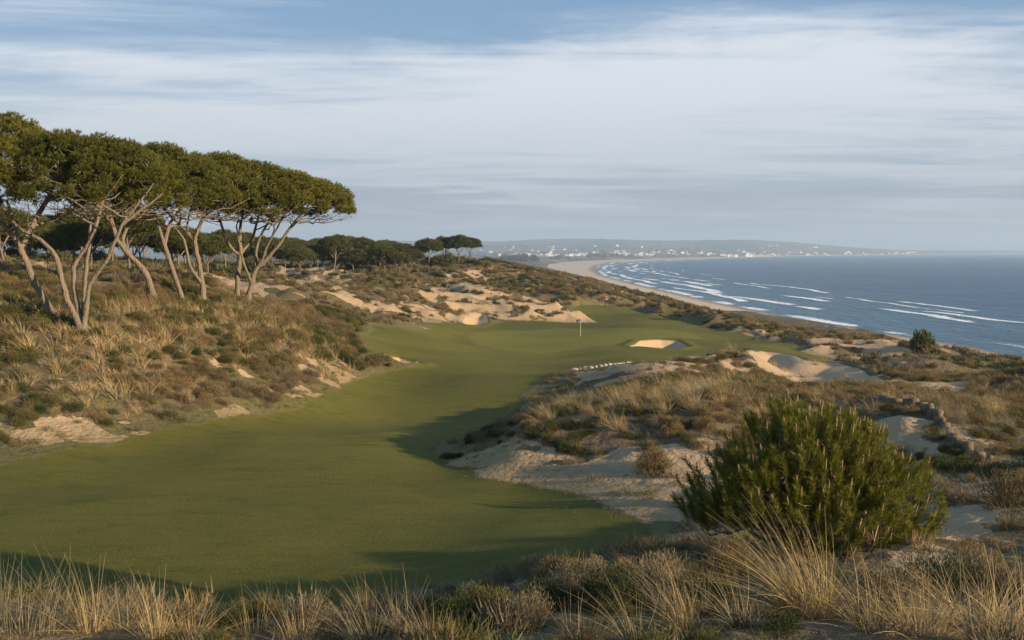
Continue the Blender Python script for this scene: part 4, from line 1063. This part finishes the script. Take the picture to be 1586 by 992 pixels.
# ------------------------------------------------------------------ built things on the course
def plain(name, a, b, scale=8, rough=.85, bumpd=.01):
    m, t = material(name); co = t.node('ShaderNodeTexCoord').outputs['Object']; n = t.noise(co, scale, 5, .65)
    principled(t, t.mix(n, a, b), rough, t.bump(n, .8, bumpd), .2); return m
M_STONE = plain('pale_stone', (.22,.195,.155), (.43,.385,.32), 6, .9, .03)
M_LOG = plain('weathered_wood', (.07,.054,.038), (.21,.165,.115), 9, .9, .03)
M_PALE = plain('pole_paint', (.62,.58,.45), (.72,.68,.55), 3, .5, .001)
M_FLAG = plain('flag_cloth', (.045,.07,.20), (.06,.09,.24), 3, .7, .001)
M_DARK = plain('cup_liner', (.05,.05,.05), (.09,.09,.09), 3, .7, .001)
def rock(seed, sx, sy, sz, mat, name, n=2):
    import bmesh
    bm = bmesh.new(); bmesh.ops.create_cube(bm, size=1.); bmesh.ops.subdivide_edges(bm, edges=bm.edges, cuts=3, use_grid_fill=True)
    rs = R0(seed); o = rs.rand(3)*50
    for v in bm.verts:
        p = np.array(v.co); r = p/(np.abs(p)**5).sum()**.2*.5; k = 1+.16*float(fbm(np.array([p[0]*2.3+o[0]+p[2]]), np.array([p[1]*2.3+o[1]-p[2]*1.7]), seed % 9, 2)[0])
        v.co = Vector((r[0]*k*sx, r[1]*k*sy, r[2]*k*sz))
    me = bpy.data.meshes.new(name); bm.to_mesh(me); bm.free(); me.materials.append(mat)
    for p in me.polygons: p.use_smooth = True
    return me
def course():
    rs = R0(8)
    # flagstick
    fx, fy = hit(899, 523); z = ground_z(fx, fy)
    t = tag(empty('golf_flag', (fx, fy, z)), 'thin pale flagstick with a small blue flag standing on the green', 'flag')
    b = Bag(); tube(b, [(0, 0, -.1), (0, 0, 1.1), (0, 0, 2.25)], [.022, .02, .016], 8); link('pole', b.mesh('pole', M_PALE, True), t)
    u = np.linspace(0, 1, 12); v = np.linspace(0, 1, 7); U, V = np.meshgrid(u, v, indexing='ij')
    X = -.52*U; Y = .09*np.sin(U*6+V*1.5)*U-.05; ZZ = 2.22-.34*V-.14*U
    co = np.stack([X, Y, ZZ], -1).reshape(-1, 3); co2 = co+np.array([0, .006, 0]); i = np.arange(11)[:, None]*7+np.arange(6)[None]
    q = np.stack([i, i+7, i+8, i+1], -1).reshape(-1, 4)
    me = mesh_np('flag', np.vstack([co, co2]), np.vstack([q, q[:, ::-1]+84]), smooth=True, mats=[M_FLAG]); link('flag', me, t)
    b = Bag(); tube(b, [(0, 0, -.12), (0, 0, .004)], [.06, .06], 12); link('cup', b.mesh('cup', M_DARK, True), t)
    # row of pale stones edging the fairway under the mound
    path = [hit(884, 577), hit(905, 573), hit(930, 569), hit(955, 565), hit(980, 561.5)]
    L = smooth_line(np.array([(a, c, 0) for a, c in path]), .05)
    seg = np.concatenate([[0], np.cumsum(np.linalg.norm(np.diff(L, axis=0), axis=1))]); s = 0.; k = 0
    nums = ['first','second','third','fourth','fifth','sixth','seventh','eighth','ninth','tenth','eleventh','twelfth','thirteenth','fourteenth','fifteenth','sixteenth','seventeenth','eighteenth','nineteenth','twentieth']
    while s < seg[-1] and k < 20:
        w = rs.uniform(.55, 1.2)*seg[-1]/10.5; i = np.searchsorted(seg, min(s+w/2, seg[-1])) ; i = min(i, len(L)-1); p = L[i]; q = L[max(i-3, 0)]
        o = link('edging_stone', rock(40+k, w*rs.uniform(.82, 1.), rs.uniform(.4, .6), rs.uniform(.34, .52), M_STONE, 'edging_stone'), None, (p[0], p[1], ground_z(p[0], p[1])+.1), math.atan2(p[1]-q[1], p[0]-q[0])+rs.uniform(-.18, .18))
        tag(o, 'pale block in the stone row edging the fairway, %s from the left' % nums[k], 'stone', 'stones edging the fairway'); s += w; k += 1
    # low wall of upright logs along the sandy hollow on the right
    P_ = [(1352,636,41),(1375,643,38),(1410,652,34.5),(1450,663,31.5),(1490,676,29),(1530,690,27),(1570,703,25.3),(1625,722,23.5)]
    L = smooth_line(np.array([(ray(a, 600)[0]*d, d, 0) for a, _, d in P_]), .04)
    seg = np.concatenate([[0], np.cumsum(np.linalg.norm(np.diff(L, axis=0), axis=1))]); s = 0.; B_ = Bag(); o0 = L[len(L)//2]; zz = ground_z(o0[0], o0[1])
    while s < seg[-1]:
        w = rs.uniform(.18, .5); i = min(np.searchsorted(seg, s+w/2), len(L)-1); p = L[i]; h = rs.uniform(.12, .46); g = ground_z(p[0], p[1])-zz
        x, y = p[0]-o0[0], p[1]-o0[1]; tx, ty = rs.randn(2)*.03; r = w*.53
        tube(B_, [(x, y, g-.4), (x+tx*.5, y+ty*.5, g+h*.6), (x+tx, y+ty, g+h), (x+tx, y+ty, g+h+.012)], [r, r*rs.uniform(.92, 1.05), r*.92, r*.25], 9, rs.rand()); s += w*.97
    w_ = link('log_wall', B_.mesh('log_wall', M_LOG, True), None, (o0[0], o0[1], zz)); tag(w_, 'low curving wall of upright weathered logs holding back the dune on the right', 'wall')
    # timber lip at the small sandy recess on the left edge of the fairway
    for j, (a, c, r, lab) in enumerate([((592, 567), (625, 571), .16, 'dark timber lying at the lip of the small sandy recess beside the fairway'), ((622, 572), (648, 574.5), .12, 'shorter pale-ended timber at the right end of the sandy recess')]):
        A_ = hit(*a); C_ = hit(*c); za, zc = ground_z(*A_), ground_z(*C_); bb = Bag()
        n = 6; tt = np.linspace(0, 1, n)[:, None]; p0 = np.array([0, 0, r*.6]); p1 = np.array([C_[0]-A_[0], C_[1]-A_[1], zc-za+r*.6])
        ln = p0+(p1-p0)*tt; ln = np.vstack([ln[:1], ln, ln[-1:]]); rr = np.array([r*.2]+[r]*n+[r*.2]); ln[0] -= (p1-p0)*.002; ln[-1] += (p1-p0)*.002
        tube(bb, ln, rr, 10); o = link('timber', bb.mesh('timber', M_LOG, True), None, (A_[0], A_[1], za)); tag(o, lab, 'timber')
    o = link('driftwood', rock(90, .8, .3, .16, M_LOG, 'driftwood'), None, (*hit(1222, 572), ground_z(*hit(1222, 572))+.05), .3); tag(o, 'dark piece of driftwood lying in the large sand bunker', 'driftwood')
course()

# ------------------------------------------------------------------ the town across the bay
M_WALL = [plain('white_render', (.58,.56,.53), (.68,.66,.62), .3), plain('cream_render', (.60,.53,.43), (.68,.61,.50), .3)]
M_ROOF = plain('clay_tiles', (.33,.17,.10), (.40,.22,.14), .3)
M_WOODS = plain('plain_woods', (.035,.05,.025), (.06,.075,.035), .05)
def block(name, parts, wall):
    co = []; q = []; mi = []
    for x, y, w, d, h, roof in parts:
        k = len(co); X = (x-w/2, x+w/2); Y = (y-d/2, y+d/2)
        co += [(X[0],Y[0],-6),(X[1],Y[0],-6),(X[1],Y[1],-6),(X[0],Y[1],-6),(X[0],Y[0],h),(X[1],Y[0],h),(X[1],Y[1],h),(X[0],Y[1],h)]
        q += [(k,k+1,k+5,k+4),(k+1,k+2,k+6,k+5),(k+2,k+3,k+7,k+6),(k+3,k,k+4,k+7)]; mi += [0]*4
        if roof:
            j = len(co); e = .5; co += [(X[0]-e,Y[0]-e,h),(X[1]+e,Y[0]-e,h),(X[1]+e,Y[1]+e,h),(X[0]-e,Y[1]+e,h),(X[0]+d/2,y,h+roof),(X[1]-d/2,y,h+roof)]
            q += [(j,j+1,j+5,j+4),(j+2,j+3,j+4,j+5),(j+1,j+2,j+5,j+5),(j+3,j,j+4,j+4)]; mi += [1]*4
        else: q += [(k+4,k+5,k+6,k+7)]; mi += [0]
    tr = [(a, b, c) for a, b, c, d in q if c == d]; qq = [r for r in q if r[2] != r[3]]
    mq = [m for r, m in zip(q, mi) if r[2] != r[3]]+[m for r, m in zip(q, mi) if r[2] == r[3]]
    return mesh_np(name, co, qq, tr or None, mats=[wall, M_ROOF], midx=mq)
def town():
    rs = R0(19)
    A_ = [block('white_building', [(0,0,22,12,8,3)], M_WALL[0]), block('white_building', [(0,0,30,14,14,0),(6,0,8,6,17,0)], M_WALL[0]), block('white_building', [(0,0,16,11,6,2.6),(14,3,14,9,5,2.2)], M_WALL[0]),
          block('white_building', [(0,0,44,13,10,0)], M_WALL[0]), block('white_building', [(0,0,26,12,9,3)], M_WALL[1]), block('white_building', [(0,0,20,15,20,0)], M_WALL[0])]
    spots = []
    def add(n, px0, px1, d0, d1, lab, grp, s, pw=1.): 
        spots.extend([(rs.uniform(px0, px1), d0+(d1-d0)*rs.rand()**pw, lab, grp, s*rs.uniform(.75, 1.3)) for _ in range(n)])
    add(110, 765, 905, 6000, 6700, 'white building in the main cluster of the far town, left of the bay', 'buildings of the main town', 1.0)
    add(44, 900, 1010, 6300, 7600, 'white building in the thinner row between main town and bay', 'buildings between town and bay', .95)
    add(26, 598, 655, 7900, 8700, 'white building on the far hillside above the pine wood', 'hillside buildings above the wood', 1.15)
    add(24, 735, 1000, 7400, 9000, 'lone white building on the slope behind the far town', 'buildings behind the town', .95)
    add(20, 1000, 1110, 6800, 8200, 'white building on the low shore at the head of the bay', 'buildings at the head of the bay', .95)
    for px, d, lab, grp, s in spots:
        x = ray(px, 600)[0]*d
        o = link('white_building', A_[rs.randint(0, 6)], None, (x, d, ground_z(x, d)), rs.uniform(-.5, .5)); o.scale = (s, s, s); tag(o, lab, 'building', grp)
    n = 0
    while n < 76:
        px = rs.uniform(1110, 1420); k = ray(px, 600)[0]; ds = np.linspace(5000, 14000, 300); sd = seg_sdf(k*ds, ds, COAST); w = np.where(sd > 60)[0]
        if not len(w): continue
        d = ds[w[0]]+rs.rand()**1.8*2600*(1 if px < 1300 else .4); x = k*d; s = (1.0 if px < 1260 else .75)*rs.uniform(.8, 1.4)*d/8500
        o = link('white_building', A_[rs.choice([0, 1, 3, 4, 5])], None, (x, d, ground_z(x, d)), rs.uniform(-.5, .5)); o.scale = (s, s, s)
        tag(o, 'white building of the resort strung along the far headland', 'building', 'buildings on the headland'); n += 1
    fort = block('harbour_fort', [(0,0,170,40,14,0),(-60,0,24,30,24,0),(70,0,40,36,19,0)], M_WALL[1])
    px, d = 1172, 0; k = ray(px, 600)[0]; ds = np.linspace(5000, 12000, 500); d = ds[np.where(seg_sdf(k*ds, ds, COAST) > 40)[0][0]]; x = k*d
    tag(link('harbour_fort', fort, None, (x, d, ground_z(x, d)), -.2), 'long tan fortress-like block at the water edge of the far headland', 'building')
    # woods and hedges on the coastal plain: one mass of low crowns
    rs = R0(23); n = 1500; d = np.exp(rs.uniform(math.log(1100), math.log(9000), n)); px = rs.uniform(300, 1120, n); x = (px-793)/F*d
    f = fields(x, d); keep = (f['s'] > 240) & (fbm(x/420, d/260, 93, 3) > .03); x, d, z = x[keep], d[keep], f['z'][keep]
    HB_ = [heath('wood_shape', 640+k, 700, (M_HD, M_HO)[k], .09, .06, h=.7, stems=0) for k in range(2)]
    scatter('plain_woods', HB_, np.stack([x, d, z-1], -1), rs.uniform(18, 48, len(x)), rs.randint(0, 2, len(x)), 24, label='dark woods and thickets dotted over the coastal plain behind the beach', cat='woods')
town()
